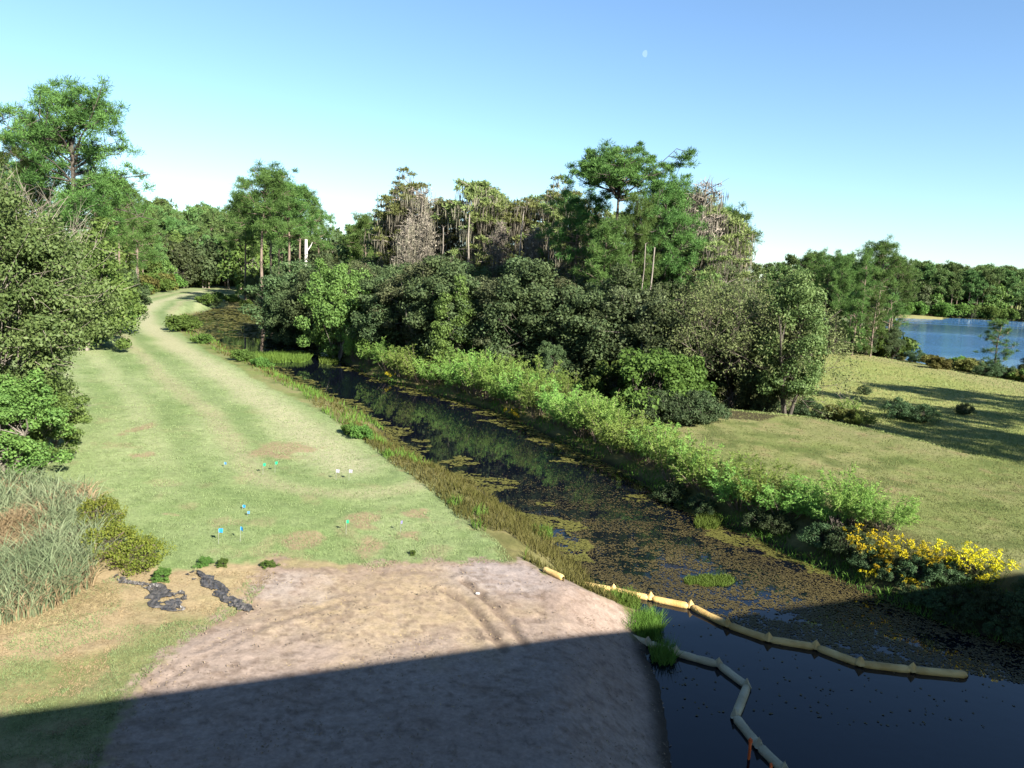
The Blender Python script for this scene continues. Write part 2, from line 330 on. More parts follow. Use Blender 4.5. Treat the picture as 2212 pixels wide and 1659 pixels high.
mr.inputs['To Min'].default_value = .68; mr.inputs['To Max'].default_value = 1.32; l.new(ad.outputs[0], mr.inputs[0])
mu = n.new('ShaderNodeVectorMath'); mu.operation = 'SCALE'; l.new(at.outputs['Color'], mu.inputs[0]); l.new(mr.outputs[0], mu.inputs['Scale'])
p = n.new('ShaderNodeBsdfPrincipled'); p.inputs['Roughness'].default_value = .95; p.inputs['Specular IOR Level'].default_value = .1
l.new(mu.outputs[0], p.inputs['Base Color'])
b = n.new('ShaderNodeBump'); b.inputs['Strength'].default_value = .4; b.inputs['Distance'].default_value = .03
l.new(n1.outputs[0], b.inputs['Height']); l.new(b.outputs[0], p.inputs['Normal'])
o = n.new('ShaderNodeOutputMaterial'); l.new(p.outputs[0], o.inputs[0]); M['ground'] = m
build_ground()

# ------------------------------------------------------------------ water
def watermat(name, lake):
    m, n, l = newmat(name)
    tc = n.new('ShaderNodeTexCoord')
    p = n.new('ShaderNodeBsdfPrincipled'); p.inputs['Base Color'].default_value = (0.002, 0.003, 0.006, 1) if not lake else (0.03, 0.09, 0.19, 1)
    p.inputs['IOR'].default_value = 1.33; p.inputs['Roughness'].default_value = .02 if not lake else .06
    mp = n.new('ShaderNodeMapping'); mp.inputs['Scale'].default_value = (1, 1, 1) if not lake else (.6, 1.6, 1)
    l.new(tc.outputs['Object'], mp.inputs[0])
    no = n.new('ShaderNodeTexNoise'); no.inputs['Scale'].default_value = 2.2 if not lake else 2.5; no.inputs['Detail'].default_value = 4
    l.new(mp.outputs[0], no.inputs['Vector'])
    b = n.new('ShaderNodeBump'); b.inputs['Distance'].default_value = .02 if not lake else .10
    b.inputs['Strength'].default_value = .10
    if lake:
        m2 = n.new('ShaderNodeMapping'); m2.inputs['Scale'].default_value = (.0025, .021, 1); m2.inputs['Rotation'].default_value = (0, 0, radians(4)); m2.inputs['Location'].default_value = (.3, .62, 0)
        nb = n.new('ShaderNodeTexNoise'); nb.inputs['Scale'].default_value = 1; nb.inputs['Detail'].default_value = 2.5
        l.new(tc.outputs['Object'], m2.inputs[0]); l.new(m2.outputs[0], nb.inputs['Vector'])
        r = n.new('ShaderNodeMapRange'); r.inputs['From Min'].default_value = .46; r.inputs['From Max'].default_value = .54
        r.inputs['To Min'].default_value = .06; r.inputs['To Max'].default_value = 1
        l.new(nb.outputs[0], r.inputs[0]); l.new(r.outputs[0], b.inputs['Strength'])
        b.inputs['Distance'].default_value = .9
    l.new(no.outputs[0], b.inputs['Height']); l.new(b.outputs[0], p.inputs['Normal'])
    o = n.new('ShaderNodeOutputMaterial'); l.new(p.outputs[0], o.inputs[0]); return m
M['water'] = watermat('dark_canal_water', False); M['lake'] = watermat('rippled_lake_water', True)
V = [(-110, -60, -1), (28, -60, -1), (28, 40, -1), (28, 215, -1), (-110, 215, -1), (90, -60, -1), (90, 40, -1)]
me = bpy.data.meshes.new('canal_water'); me.from_pydata(V, [], [(0, 1, 2, 3, 4), (1, 5, 6, 2)]); me.materials.append(M['water'])
tag(link('canal_water', me), 'dark still canal water', None, None, 'structure')
me = bpy.data.meshes.new('lake_water'); me.from_pydata([(28.5, 50, -1), (500, 50, -1), (500, 345, -1), (28.5, 345, -1)], [], [(0, 1, 2, 3)]); me.materials.append(M['lake'])
tag(link('lake_water', me), 'blue rippled lake water', None, None, 'structure')

# ------------------------------------------------------------------ vegetation meshes
class Tubes:
    def __init__(s): s.V = []; s.F = []; s.n = 0
    def add(s, P, R, k=6):
        P = np.asarray(P, float); m = len(P)
        T = np.gradient(P, axis=0); T = unit(T)
        a = np.array([0., 0, 1.]) if abs(T[0, 2]) < .9 else np.array([1., 0, 0])
        U = unit(np.cross(T, a)); W = np.cross(T, U)
        an = np.arange(k) / k * 2 * pi
        ring = P[:, None, :] + (U[:, None, :] * np.cos(an)[None, :, None] + W[:, None, :] * np.sin(an)[None, :, None]) * np.asarray(R)[:, None, None]
        s.V.append(ring.reshape(-1, 3))
        i = np.arange(m - 1)[:, None] * k + np.arange(k)[None, :]; j = np.arange(m - 1)[:, None] * k + (np.arange(k)[None, :] + 1) % k
        s.F.append(np.stack([i, j, j + k, i + k], -1).reshape(-1, 4) + s.n); s.n += m * k
    def mesh(s, name, mat): return npmesh(name, np.concatenate(s.V), np.concatenate(s.F), mat, True)
def diamonds(P, T, S, L, W):
    L = np.broadcast_to(np.asarray(L, float).reshape(-1, 1), (len(P), 1)); W = np.broadcast_to(np.asarray(W, float).reshape(-1, 1), (len(P), 1))
    V = np.stack([P - T * L / 2, P + S * W / 2, P + T * L / 2, P - S * W / 2], 1)
    return V.reshape(-1, 3), np.arange(len(P) * 4).reshape(-1, 4)
def leaves(rg, C, Rd, n, L, W, mode='leaf', shell=(.5, 1.05)):
    C = np.asarray(C, float); Rd = np.asarray(Rd, float)
    idx = np.repeat(np.arange(len(C)), n)
    D = unit(rg.normal(size=(len(idx), 3))); u = rg.uniform(*shell, size=(len(idx), 1))
    P = C[idx] + D * Rd[idx] * u
    q_ = rg.uniform(.45, 1.5, len(idx)); L = L * q_ * rg.uniform(.85, 1.15, len(idx)); W = W * q_ * rg.uniform(.8, 1.15, len(idx))
    if mode == 'leaf':
        N = unit(D + .25 * np.array([0, 0, 1.]) + .65 * rg.normal(size=D.shape)); T = unit(np.cross(N, rg.normal(size=D.shape))); S = np.cross(N, T)
    elif mode == 'needle':
        T = unit(D + np.array([0, 0, .35]) + .45 * rg.normal(size=D.shape)); S = unit(np.cross(T, rg.normal(size=D.shape)))
    else:
        T = unit(np.array([0, 0, -1.]) + .22 * rg.normal(size=D.shape)); S = unit(np.cross(T, rg.normal(size=D.shape)))
    return diamonds(P, T, S, L, W)

def limb(p0, d, ln, rg, k=5, droop=0.0, wig=.12):
    P = [np.array(p0, float)]; d = unit(np.array(d, float))
    for i in range(k):
        d = unit(d + rg.normal(size=3) * wig + np.array([0, 0, -droop])); P.append(P[-1] + d * ln / k)
    return np.array(P)

def make_pine(seed, h=20, cb=.5, spread=4.2, npb=36, per=170, nl=.38, nw=.05, flat=.0, cr=.95, top_round=True, tr=.24):
    rg = np.random.default_rng(seed); tb = Tubes()
    tw = rg.normal(size=2) * .35; ts = np.linspace(0, 1, 9)
    P = np.stack([tw[0] * np.sin(ts * 3.0), tw[1] * np.sin(ts * 2.3 + .5) - tw[1] * np.sin(.5), ts * h * .95], 1)
    tb.add(P, tr * (1 - ts * .82) + .02, 8); C = []; R = []
    for b in range(npb):
        t = cb + (1 - cb) * (b + rg.uniform()) / npb
        q = (t - cb) / (1 - cb)
        prof = (.45 + .9 * math.sin(min(1, q * 1.15 + .15) * pi * .72)) * (1 - .55 * q ** 3)
        if flat: prof = 1.05 - .55 * q
        ln = spread * prof * rg.uniform(.6, 1.1); a = rg.uniform(0, 2 * pi)
        z = t * h * .95; px = np.interp(t, ts, P[:, 0]); py = np.interp(t, ts, P[:, 1])
        br = limb((px, py, z), (cos(a), sin(a), rg.uniform(-.15, .8) + (.5 * q) if not flat else .62 - .3 * q + rg.uniform(-.1, .1)), ln, rg, 5, (.03 if not flat else .05), .16)
        tb.add(br, np.linspace(tr * .28, .02, 6), 4)
        nc = 3 + int(ln * .8)
        for c in range(nc):
            u = rg.uniform(.45, 1.05); i = min(4, int(u * 5)); pt = br[i] + (br[i + 1] - br[i]) * min(1, u * 5 - i)
            off = rg.normal(size=3) * ([.75, .75, .65] if not flat else [.75, .75, .3]) * (spread / 4.5); e = pt + off + [0, 0, .25]
            if rg.uniform() < .6: tb.add(np.array([pt, (pt + e) / 2 + [0, 0, -.05], e]), [.035, .025, .012], 3)
            C.append(e); s_ = cr * rg.uniform(.6, 1.15); R.append((s_, s_, s_ * (.58 if flat else .78)))
    for c in range(5):
        C.append(P[-1] + rg.normal(size=3) * [.7, .7, .4] + [0, 0, .1]); R.append((cr, cr, cr * .7))
    V, Fc = leaves(rg, C, R, per, nl, nw, 'needle', (.1, 1.0))
    return tb, V, Fc
def make_broad(seed, h=8, rx=3.2, low=.12, nc=85, per=190, ll=.26, lw=.17, cr=.85, tr=.16, stems=3, mode='leaf', pear=0.0, twigs=60):
    rg = np.random.default_rng(seed); tb = Tubes(); C = []; R = []; zc = h * (low + 1) / 2; rz = h * (1 - low) / 2
    for i in range(nc):
        D = unit(rg.normal(size=3)); u = rg.uniform(.25, 1) ** .45
        lump = 1 + .16 * math.sin(3 * D[0] + seed) + .14 * math.sin(4 * D[1] + 2 * seed) + .1 * rg.normal()
        p = np.array([D[0] * rx, D[1] * rx, D[2] * rz]) * u * lump * .9
        q = (p[2] + rz) / (2 * rz); wq = 1 + pear * (.5 - q); p[0] *= wq; p[1] *= wq
        p[2] = max(p[2] + zc, cr * .3); C.append(p); s_ = cr * rg.uniform(.55, 1.25); R.append((s_, s_, s_ * .75))
    C = np.array(C)
    for s in range(stems):
        a = s * 2 * pi / stems + rg.uniform(); st = limb((.15 * cos(a), .15 * sin(a), -.15), (cos(a) * .3, sin(a) * .3, 1), h * .75, rg, 7, 0, .12)
        tb.add(st, np.linspace(tr, tr * .22, 8), 6)
        for i in rg.choice(nc, max(1, twigs // stems), replace=True):
            k = int(rg.integers(1, 6)); e = C[i]; mid = (st[k] + e) / 2 + rg.normal(size=3) * .15 + [0, 0, .15]
            tb.add(np.array([st[k], mid, e]), [tr * .28, tr * .16, .01], 4)
    V, Fc = leaves(rg, C, R, per, ll, lw, mode, (.55, 1.08))
    return tb, V, Fc
def make_cypress(seed, h=17, spread=3.4, nb=46, per=95, moss=16, cb=.38, bare=False):
    rg = np.random.default_rng(seed); tb = Tubes(); ts = np.linspace(0, 1, 9); tw = rg.normal(size=2) * .3
    P = np.stack([tw[0] * np.sin(ts * 3), tw[1] * np.sin(ts * 2.5), ts * h * .93], 1)
    tb.add(P, .3 * (1 - ts * .85) * (1 + .6 * np.exp(-ts * 14)) + .02, 8); C = []; R = []; MP = []
    for b in range(nb):
        t = cb + (1 - cb) * (b + rg.uniform()) / nb; q = (t - cb) / (1 - cb); a = rg.uniform(0, 2 * pi)
        ln = spread * (.55 + .65 * math.sin(pi * min(1, .25 + q * .65))) * rg.uniform(.5, 1.1)
        br = limb((np.interp(t, ts, P[:, 0]), np.interp(t, ts, P[:, 1]), t * h * .93), (cos(a), sin(a), rg.uniform(.1, .6)), ln, rg, 5, .04, .18)
        tb.add(br, np.linspace(.085, .015, 6), 4)
        for c in range(4):
            u = rg.uniform(.35, 1.05); i = min(4, int(u * 5)); e = br[i] + rg.normal(size=3) * [.5, .5, .2] + [0, 0, .1]
            if bare: 
                for _ in range(3):
                    f = e + rg.normal(size=3) * [.5, .5, .5]; tb.add(np.array([br[i], (br[i] + f) / 2 + rg.normal(size=3) * .1, f]), [.03, .02, .008], 3)
            C.append(e); R.append((.75 * rg.uniform(.6, 1.2), .75, .3))
            for _ in range(max(1, moss // 8)): MP.append(e + rg.normal(size=3) * [.35, .35, .05] - [0, 0, .25])
    V, Fc = leaves(rg, C, R, per if not bare else 10, .3, .1, 'needle', (.1, 1.0))
    MP = np.array(MP); MP = np.repeat(MP, 4, 0) + rg.normal(size=(len(MP) * 4, 3)) * [.22, .22, .3]
    ln = rg.uniform(.5, 1.7, len(MP)); MP[:, 2] -= ln * .45
    T = unit(np.array([0, 0, -1.]) + .07 * rg.normal(size=MP.shape)); S = unit(np.cross(T, rg.normal(size=MP.shape)))
    MV, MF = diamonds(MP, T, S, ln, .085)
    return tb, V, Fc, MV, MF
def make_bare(seed, h=7, spread=3.2, n=14, lvl=4, lean=(0, 0), r0=.08):
    rg = np.random.default_rng(seed); tb = Tubes(); tips = []
    def grow(p, d, ln, r, k):
        br = limb(p, d, ln, rg, 4, -.02, .14); tb.add(br, np.linspace(r, r * .55, 5), 3 if k < 3 else 5)
        if k == 0: tips.append(br[-1]); return
        for _ in range(3 if k > 1 else 4):
            j = int(rg.integers(2, 5)); nd = unit((br[j] - br[j - 1])) + rg.normal(size=3) * .55 + [0, 0, .12]
            grow(br[j], nd, ln * rg.uniform(.55, .8), r * .55, k - 1)
    for s in range(n):
        a = rg.uniform(0, 2 * pi); grow((0, 0, 0), (cos(a) * .5 + lean[0], sin(a) * .5 + lean[1], 1.1), h * .38, r0, lvl)
    return tb, np.array(tips)
def make_fennel(seed, h=1.9, r=1.1, ns=30, per=250):
    rg = np.random.default_rng(seed); tb = Tubes(); PP = []; TT = []
    for s in range(ns):
        a = rg.uniform(0, 2 * pi); rr = rg.uniform(0, 1) ** .6; out = np.array([cos(a), sin(a), 0]) * rr
        st = limb(out * .35, out * .75 + [0, 0, 1], h * rg.uniform(.65, 1.1) * (1 - .15 * rr), rg, 6, .04 * rr, .05)
        tb.add(st, np.linspace(.014, .005, 7), 3)
        # soft plume: sprays leaving the upper stem, tips arching over
        nsp = 26
        for q in range(nsp):
            t = rg.uniform(.38, 1.0) * 6; i = min(5, int(t)); p0 = st[i] + (st[i + 1] - st[i]) * (t - i)
            D = unit(rg.normal(size=3) * [1, 1, .4] + out * .9 + [0, 0, .75]); L = rg.uniform(.18, .42) * (1.2 - .45 * t / 6)
            sp = limb(p0, D, L, rg, 4, .16, .08); m_ = per // nsp
            u = rg.uniform(.1, 3.99, m_); k = u.astype(int); f = (u - k)[:, None]
            PP.append(sp[k] * (1 - f) + sp[k + 1] * f + rg.normal(size=(m_, 3)) * .018); TT.append(unit(sp[k + 1] - sp[k]) + rg.normal(size=(m_, 3)) * .45)
    P = np.concatenate(PP); T = unit(np.concatenate(TT)); S = unit(np.cross(T, rg.normal(size=T.shape)))
    V, Fc = diamonds(P, T, S, rg.uniform(.07, .15, len(P)), .026)
    return tb, V, Fc

def thing(name, loc, label, cat, group=None, rz=0, sc_=(1, 1, 1)):
    o = bpy.data.objects.new(name, None); COL.objects.link(o); o.location = loc; o.rotation_euler = (0, 0, rz); o.scale = sc_
    o.empty_display_size = .3
    return tag(o, label, cat, group)
PROTO = {}
def reg(key, name, cat, parts, h): PROTO[key] = dict(name=name, cat=cat, parts=parts, h=h, used=False)
def put(key, loc, hh, label, group=None, ws=None, rz=None, rg=random):
    """a new thing made of object copies sharing the prototype's meshes, scaled to the height hh"""
    P = PROTO[key]; s = hh / P['h']; ws = s if ws is None else ws
    r = thing(P['name'], loc, label, P['cat'], group, rg.uniform(0, 6.28) if rz is None else rz, (ws, ws, s))
    for (pn, me) in P['parts']: link(pn, me, r)
    return r
def regtree(key, name, cat, tup, h, bark, leafm, extra=None, leafname='crown', stemname='trunk'):
    parts = [(stemname, tup[0].mesh(key + '_trunk', bark)), (leafname, npmesh(key + '_crown', tup[1], tup[2], leafm))]
    if extra: parts.append((extra[0], npmesh(key + '_moss', tup[3], tup[4], extra[1])))
    reg(key, name, cat, parts, h)

for i in range(4): regtree('pine%d' % i, 'pine_tree', 'tree', make_pine(10 + i, 20, [.5, .58, .42, .62][i], [4.2, 3.8, 3.6, 4.6][i]), 20, M['bark'], M['pine'])
regtree('roundpine', 'pine_tree', 'tree', make_pine(47, 20, .50, 4.3, 64, 190, .30, .04, 0, .72, tr=.3), 20, M['darkbark'], M['pine'])
regtree('heropine', 'pine_tree', 'tree', make_pine(41, 20, .42, 4.9, 60, 230, .32, .045, 0, .85, tr=.32), 20, M['darkbark'], M['pine'])
regtree('flatpine', 'pine_tree', 'tree', make_pine(44, 20, .83, 6.2, 38, 240, .32, .045, 1, .75, tr=.3), 20, M['darkbark'], M['pine'])
for i in range(3): regtree('farpine%d' % i, 'pine_tree', 'tree', make_pine(60 + i, 20, [.42, .5, .3][i], [4.0, 3.6, 3.9][i], 24, 34, 1.0, .2, 0, 1.15), 20, M['bark'], M['pine_far'])
for i in range(3): regtree('youngpine%d' % i, 'pine_tree', 'tree', make_pine(70 + i, 8, .12, 1.9, 30, 110, .3, .03, 0, .5, tr=.12), 8, M['bark'], M['pine'])
for i in range(4): regtree('oak%d' % i, 'oak_tree', 'tree', make_broad(80 + i, 8, 3.3, .02, 110, 330, .16, .11, .8, pear=.2), 8, M['darkbark'], M['oak'])
for i in range(2): regtree('bay%d' % i, 'oak_tree', 'tree', make_broad(87 + i, 8, 2.9, .04, 105, 300, .16, .085, .62, stems=5, twigs=110, pear=.1), 8, M['palebark'], M['greyoak'])
for i in range(2): regtree('maple%d' % i, 'maple_tree', 'tree', make_broad(90 + i, 8, 3.0, .03, 100, 290, .18, .12, .75, pear=.4), 8, M['palebark'], M['maple'])
for i in range(2): regtree('faroak%d' % i, 'oak_tree', 'tree', make_broad(95 + i, 10, 4.4, .02, 60, 70, .55, .4, 1.4, pear=.1), 10, M['palebark'], M['maple'])
for i in range(2): regtree('fardark%d' % i, 'oak_tree', 'tree', make_broad(98 + i, 10, 4.4, .02, 60, 70, .55, .4, 1.4, pear=.1), 10, M['palebark'], M['oak'])
for i in range(4): regtree('cypress%d' % i, 'cypress_tree', 'tree', make_cypress(100 + i, 17, [3.6, 3.0, 3.3, 3.8][i]), 17, M['palebark'], M['cypress'], ('hanging_moss', M['moss']))
for i in range(2): regtree('deadcypress%d' % i, 'cypress_tree', 'tree', make_cypress(110 + i, 17, [2.0, 3.0][i], 54, 55, 9, .35, True), 17, M['palebark'], M['twig'], ('hanging_moss', M['moss']))
tb, tips = make_bare(120, 7, 3, 18, 4, (0, 0), .045); rg_ = np.random.default_rng(5)
V, Fc = leaves(rg_, tips, np.full((len(tips), 3), .34), 20, .11, .045, 'leaf', (.2, 1.3))
reg('willow0', 'willow_tree', 'tree', [('trunk', tb.mesh('willow_trunk', M['twig'])), ('crown', npmesh('willow_crown', V, Fc, M['willow']))], 7)
tb, tips = make_bare(121, 3, 1.5, 9, 3)
reg('twiggy0', 'bare_shrub', 'shrub', [('branches', tb.mesh('twiggy_branches', M['twig']))], 3)
for i in range(4): regtree('fennel%d' % i, 'fennel_shrub', 'shrub', make_fennel(130 + i), 1.9, M['bark'], M['fennel'], None, 'foliage', 'stems')
regtree('vine0', 'vine_shrub', 'shrub', make_broad(140, 2.5, 1.7, 0, 60, 190, .13, .10, .42, .04, 4, pear=.6), 2.5, M['darkbark'], M['vine'], None, 'foliage', 'stems')
regtree('blue0', 'leafy_shrub', 'shrub', make_broad(141, 1.5, 1.3, 0, 50, 170, .1, .05, .33, .03, 5, pear=.4), 1.5, M['darkbark'], M['bluebush'], None, 'foliage', 'stems')
regtree('yellow0', 'leafy_shrub', 'shrub', make_broad(142, 1.2, 1.0, 0, 60, 75, .055, .045, .26, .012, 7, pear=.8), 1.2, M['bark'], M['yellowleaf'], None, 'foliage', 'stems')
regtree('scrub0', 'leafy_shrub', 'shrub', make_broad(143, 2.2, 2.0, 0, 44, 100, .3, .16, .6, .05, 5, pear=.6), 2.2, M['darkbark'], M['weed'], None, 'foliage', 'stems')
regtree('scrub1', 'leafy_shrub', 'shrub', make_broad(144, 2.2, 2.0, 0, 44, 100, .3, .16, .6, .05, 5, pear=.6), 2.2, M['darkbark'], M['vine'], None, 'foliage', 'stems')

def base_at(px, Y):                         # ground point under image column px at depth Y
    x = ptat(px, 593, Y)[0]; z = hgt(x, Y)
    for _ in range(3):
        # follow the leaning column down to the ground
        py = 593 + (CAMH - z) * F / Y + (px - 1106) * .052; x = ptat(px, py, Y)[0]; z = hgt(x, Y)
    return (x, Y, z - .05)
def tall(px, top, Y, base): 
    # height so that the top reaches image row top near column px
    return ptat(px, top, Y)[2] - base[2]
R_ = random.Random(11)
def tree(key, px, top, Y, label, group=None, wf=1.0, rz=None):
    b = base_at(px, Y); h = tall(px, top, Y, b); s = h / PROTO[key]['h']
    return put(key, b, h, label, group, ws=s * wf, rz=rz, rg=R_)

# --- left: pines behind the big tree
for (k, px, top, Y, wf, lab) in [
    ('roundpine', 165, 200, 60, 1.05, 'tall open crowned pine rising above the bushy tree at the left edge'),
    ('roundpine', 95, 262, 66, .8, 'shorter pine tucked behind the bushy tree, under the tallest left pine'),
    ('pine0', 215, 375, 78, 1.0, 'green pine low at the right side of the tallest left pine'),
    ('pine1', 262, 392, 100, .95, 'slim pine standing where the lawn first meets the far left woods'),
    ('pine2', 300, 440, 110, 1.0, 'bushy pine beside the slim one at the far left wood edge'),
    ('pine3', 55, 360, 80, 1.1, 'pine showing through bare twigs at the far left edge')]:
    tree(k, px, top, Y, lab, 'pines at the left', wf)
tree('maple0', 215, 545, 62, 'yellowish bushy tree between the left thicket and far wood', None, .9)
tree('oak1', 255, 560, 70, 'dark shade tree at the corner where the lawn turns right', None, 1.0)
tree('maple1', 180, 480, 58, 'light green tree behind the upper right side of the big thicket')
# far wood on the left beyond the bend
gl = 'trees of the far wood beyond the lawn bend'
for i in range(78):
    px = 215 + 330 * ((i * .618) % 1) + R_.uniform(-8, 8); row = i % 3; Y = [215, 235, 262][row] * (1 - .00085 * (545 - px)) + R_.uniform(-6, 6)
    k = R_.choice(['farpine0', 'farpine1', 'farpine2', 'faroak0', 'faroak1', 'fardark0']) if row < 2 else R_.choice(['farpine0', 'farpine1', 'farpine2'])
    top = {0: R_.uniform(480, 545), 1: R_.uniform(460, 505), 2: R_.uniform(440, 480)}[row]
    if 'far' in k and 'pine' not in k: top = R_.uniform(505, 560)
    tree(k, px, top, Y, '%s in the %s row of the distant wood beyond the lawn bend' % ('pine' if 'pine' in k else 'dark leafy tree' if 'dark' in k else 'pale green leafy tree', ['front', 'middle', 'back'][row]), gl, .95)
for (px, top) in [(345, 432), (365, 436), (440, 443), (468, 452), (318, 436)]:
    tree('farpine1', px, top, 255, 'pine with thin crown standing above the skyline of the distant left wood', 'thin skyline pines of the left wood', .9)
for (px, top, Y) in [(520, 440, 190), (560, 470, 200), (600, 478, 190), (640, 470, 185), (690, 486, 170), (720, 500, 180), (740, 508, 190), (760, 490, 160), (790, 470, 150), (810, 478, 130), (775, 485, 175), (850, 480, 140), (540, 505, 170), (610, 520, 160), (670, 512, 150)]:
    k = R_.choice(['farpine0', 'farpine2', 'fardark1', 'faroak0'])
    tree(k, px, top, Y, 'background tree %s in the gap between pine clump and mossy wood' % {520: 'farthest left', 560: 'second from left', 790: 'beside the lone round pine', 850: 'at the right end'}.get(px, 'standing'), 'background trees behind the pine clump', .95)
# pale bare trunks in the far wood
def snag(px, bot_px, bot, topx, top, Y, r, label, name='dead_tree', mat='palebark', nbr=3, group=None):
    b = ptat(bot_px, bot, Y); t = ptat(topx, top, Y); b = (b[0], b[1], hgt(b[0], b[1]) - .1)
    tb = Tubes(); rg = np.random.default_rng(px); k = 6
    P = np.array([(b[0] + (t[0] - b[0]) * i / k, Y, b[2] + (t[2] - b[2]) * i / k) for i in range(k + 1)]) + rg.normal(size=(k + 1, 3)) * r * .5
    o = thing(name, b, label, 'tree', group); P = P - np.array(b); tb.add(P, np.linspace(r, r * .55, k + 1), 7); link('trunk', tb.mesh('snag_trunk', M[mat]), o)
    for _ in range(nbr):
        tb = Tubes(); i = int(rg.integers(2, k + 1)); a = rg.uniform(0, 6.28); tb.add(limb(P[i], (cos(a), sin(a), .7), r * 4.5, rg, 3), np.linspace(r * .35, r * .1, 4), 4)
        link('branch', tb.mesh('snag_branch', M[mat]), o)
    return o
snag(658, 652, 585, 660, 518, 118, .42, 'bleached white broken trunk beside the pine clump', mat='whitewood', nbr=2)
for i, (px, bot, tp, lab) in enumerate([(493, 600, 520, 'thin pale dead trunk right of the far lawn end'), (422, 590, 540, 'thin pale dead trunk mid of the far wood edge'),
        (534, 592, 530, 'short grey trunk nearest the pine clump'), (298, 590, 505, 'leaning dead grey trunk at the left part of the far wood'), (250, 585, 500, 'reddish grey straight trunk beside the thicket')]):
    snag(px, px - (8 if px == 298 else 0), bot + 8, px + 2, tp, 196 if px > 310 else 150, .28, lab)
for (px, bx_, bot, tp, Y, rr_, lab) in [(1395, 1388, 600, 505, 52, .10, 'thin white trunk below the broad dense pine'), (1414, 1404, 625, 512, 51, .15, 'thick pale trunk right of the thin white one in the wood'),
        (1014, 1012, 565, 440, 80, .22, 'pale trunk under the tallest olive cypress'), (958, 955, 570, 470, 82, .16, 'pale trunk left of the tallest olive cypress'), (880, 885, 575, 450, 84, .18, 'grey trunk at the left end of the mossy wood'),
        (1130, 1122, 560, 440, 76, .20, 'leaning pale trunk in the middle of the mossy wood'), (1185, 1190, 570, 470, 74, .15, 'thin pale trunk just left of the big pines'), (1545, 1535, 610, 500, 56, .12, 'thin pale trunk above the willow')]:
    snag(px, bx_, bot, px, tp + 22, Y + (7 if Y < 60 else 0), rr_ * .62, lab, nbr=3, group='pale trunks in the central wood')
# scrub strip in front of the far wood
for i, px in enumerate(range(262, 540, 15)):
    b = GH(px, 640 - (px - 262) * .16 if px < 400 else 617); k = R_.choice(['scrub0', 'scrub1', 'scrub0'])
    put(k, b, R_.uniform(2.4, 4.5), 'low scrubby bush along the far edge of the mown lawn', 'bushes along the far lawn edge', rg=R_)

# --- pine clump in the middle distance
for (k, px, top, Y, wf, lab) in [
    ('pine3', 572, 376, 118, 1.05, 'dark trunked leaning pine with the highest crown of the middle clump'),
    ('pine1', 620, 394, 122, 1.12, 'round topped pine with pale straight trunk, right side of the clump'),
    ('pine3', 592, 405, 130, .9, 'thin pine between the two big ones of the clump'),
    ('pine1', 648, 410, 135, .95, 'rightmost pine of the middle clump behind the white snag'),
    ('pine0', 530, 420, 140, 1.0, 'leftmost pine of the middle clump with low hanging crown'),
    ('pine1', 604, 420, 145, .8, 'background pine of the clump with crown merged into its neighbours'),
    ('pine3', 680, 455, 140, .8, 'small pine to the right of the white snag')]:
    tree(k, px, top, Y, lab, 'pines of the middle clump', wf)
tree('oak2', 545, 585, 140, 'small dark shrubby tree beside the pond at the lawn bend', None, .8)
tree('youngpine0', 515, 615, 150, 'small yellow green young pine at the pond corner')
tree('oak1', 462, 640, 130, 'low dark bush on the pond bank in the pines’ shadow'.replace('’', ''), None, 1.2)
for (px, py, h) in [(392, 716, 1.7), (440, 742, .9), (402, 704, 1.3), (470, 650, 1.6), (452, 657, 1.8), (505, 655, 1.6), (535, 666, 1.5), (525, 780, .9), (760, 938, .5), (785, 948, .6), (565, 795, .8)]:
    put('scrub1', GH(px, py), h, {398: 'green bush on the pond bank, at the tight inner side of the lawn bend', 760: 'leafy green bush halfway along the near canal bank'}.get(px, 'small green bush on the near canal bank'), 'bushes on the near canal bank', ws=h / 2.2 * 1.0, rg=R_)

ORD = ['first', 'second', 'third', 'fourth', 'fifth', 'sixth', 'seventh', 'eighth', 'ninth', 'tenth', 'eleventh', 'twelfth', 'thirteenth', 'fourteenth', 'fifteenth', 'sixteenth', 'seventeenth', 'eighteenth', 'nineteenth', 'twentieth']
ORD += ['twenty-' + v for v in ORD[:9]] + ['thirtieth'] + ['thirty-' + v for v in ORD[:9]]
def rank(lst, item): return ORD[sorted(lst).index(item)]
# --- central wood: understory
US = [('oak0', 620, 575, 92, 1.0), ('oak1', 650, 600, 80, .9), ('maple0', 728, 555, 68, .85), ('oak2', 690, 560, 78, 1.1), ('bay1', 775, 560, 74, 1.1), ('oak1', 820, 555, 70, 1.1),
      ('oak0', 860, 560, 64, 1.1), ('bay1', 905, 550, 62, 1.1), ('oak3', 950, 548, 60, 1.15), ('oak0', 1000, 558, 58, 1.1), ('maple1', 985, 590, 56, .8), ('bay0', 1050, 560, 57, 1.15),
      ('oak2', 1105, 565, 56, 1.1), ('oak3', 1160, 560, 54, 1.1), ('bay1', 1215, 590, 53, 1.0), ('oak1', 1270, 575, 52, 1.1), ('oak2', 1325, 585, 51, 1.1), ('bay0', 1380, 580, 50, 1.0),
      ('oak0', 1430, 600, 49, 1.0), ('oak1', 1480, 610, 50, 1.1), ('oak2', 1560, 640, 49, 1.0), ('oak3', 1600, 690, 49, .9), ('oak1', 1190, 720, 50, .8), ('oak2', 1240, 735, 51, .7)]
for i, (k, px, top, Y, wf) in enumerate(US):
    top += 14 if 800 < px < 1450 else 6
    lab = {2: 'light green bushy tree leaning over the canal bend, brightest at left of the wood', 10: 'smaller yellow green tree in front of the dark oaks, centre left'}.get(i, 'dark green oak, %s from the left in the front row of the central wood' % rank([u[1] for u in US], px))
    tree(k, px, top, Y, lab, None if i in (2, 10) else 'dark oaks at the front of the central wood', wf)
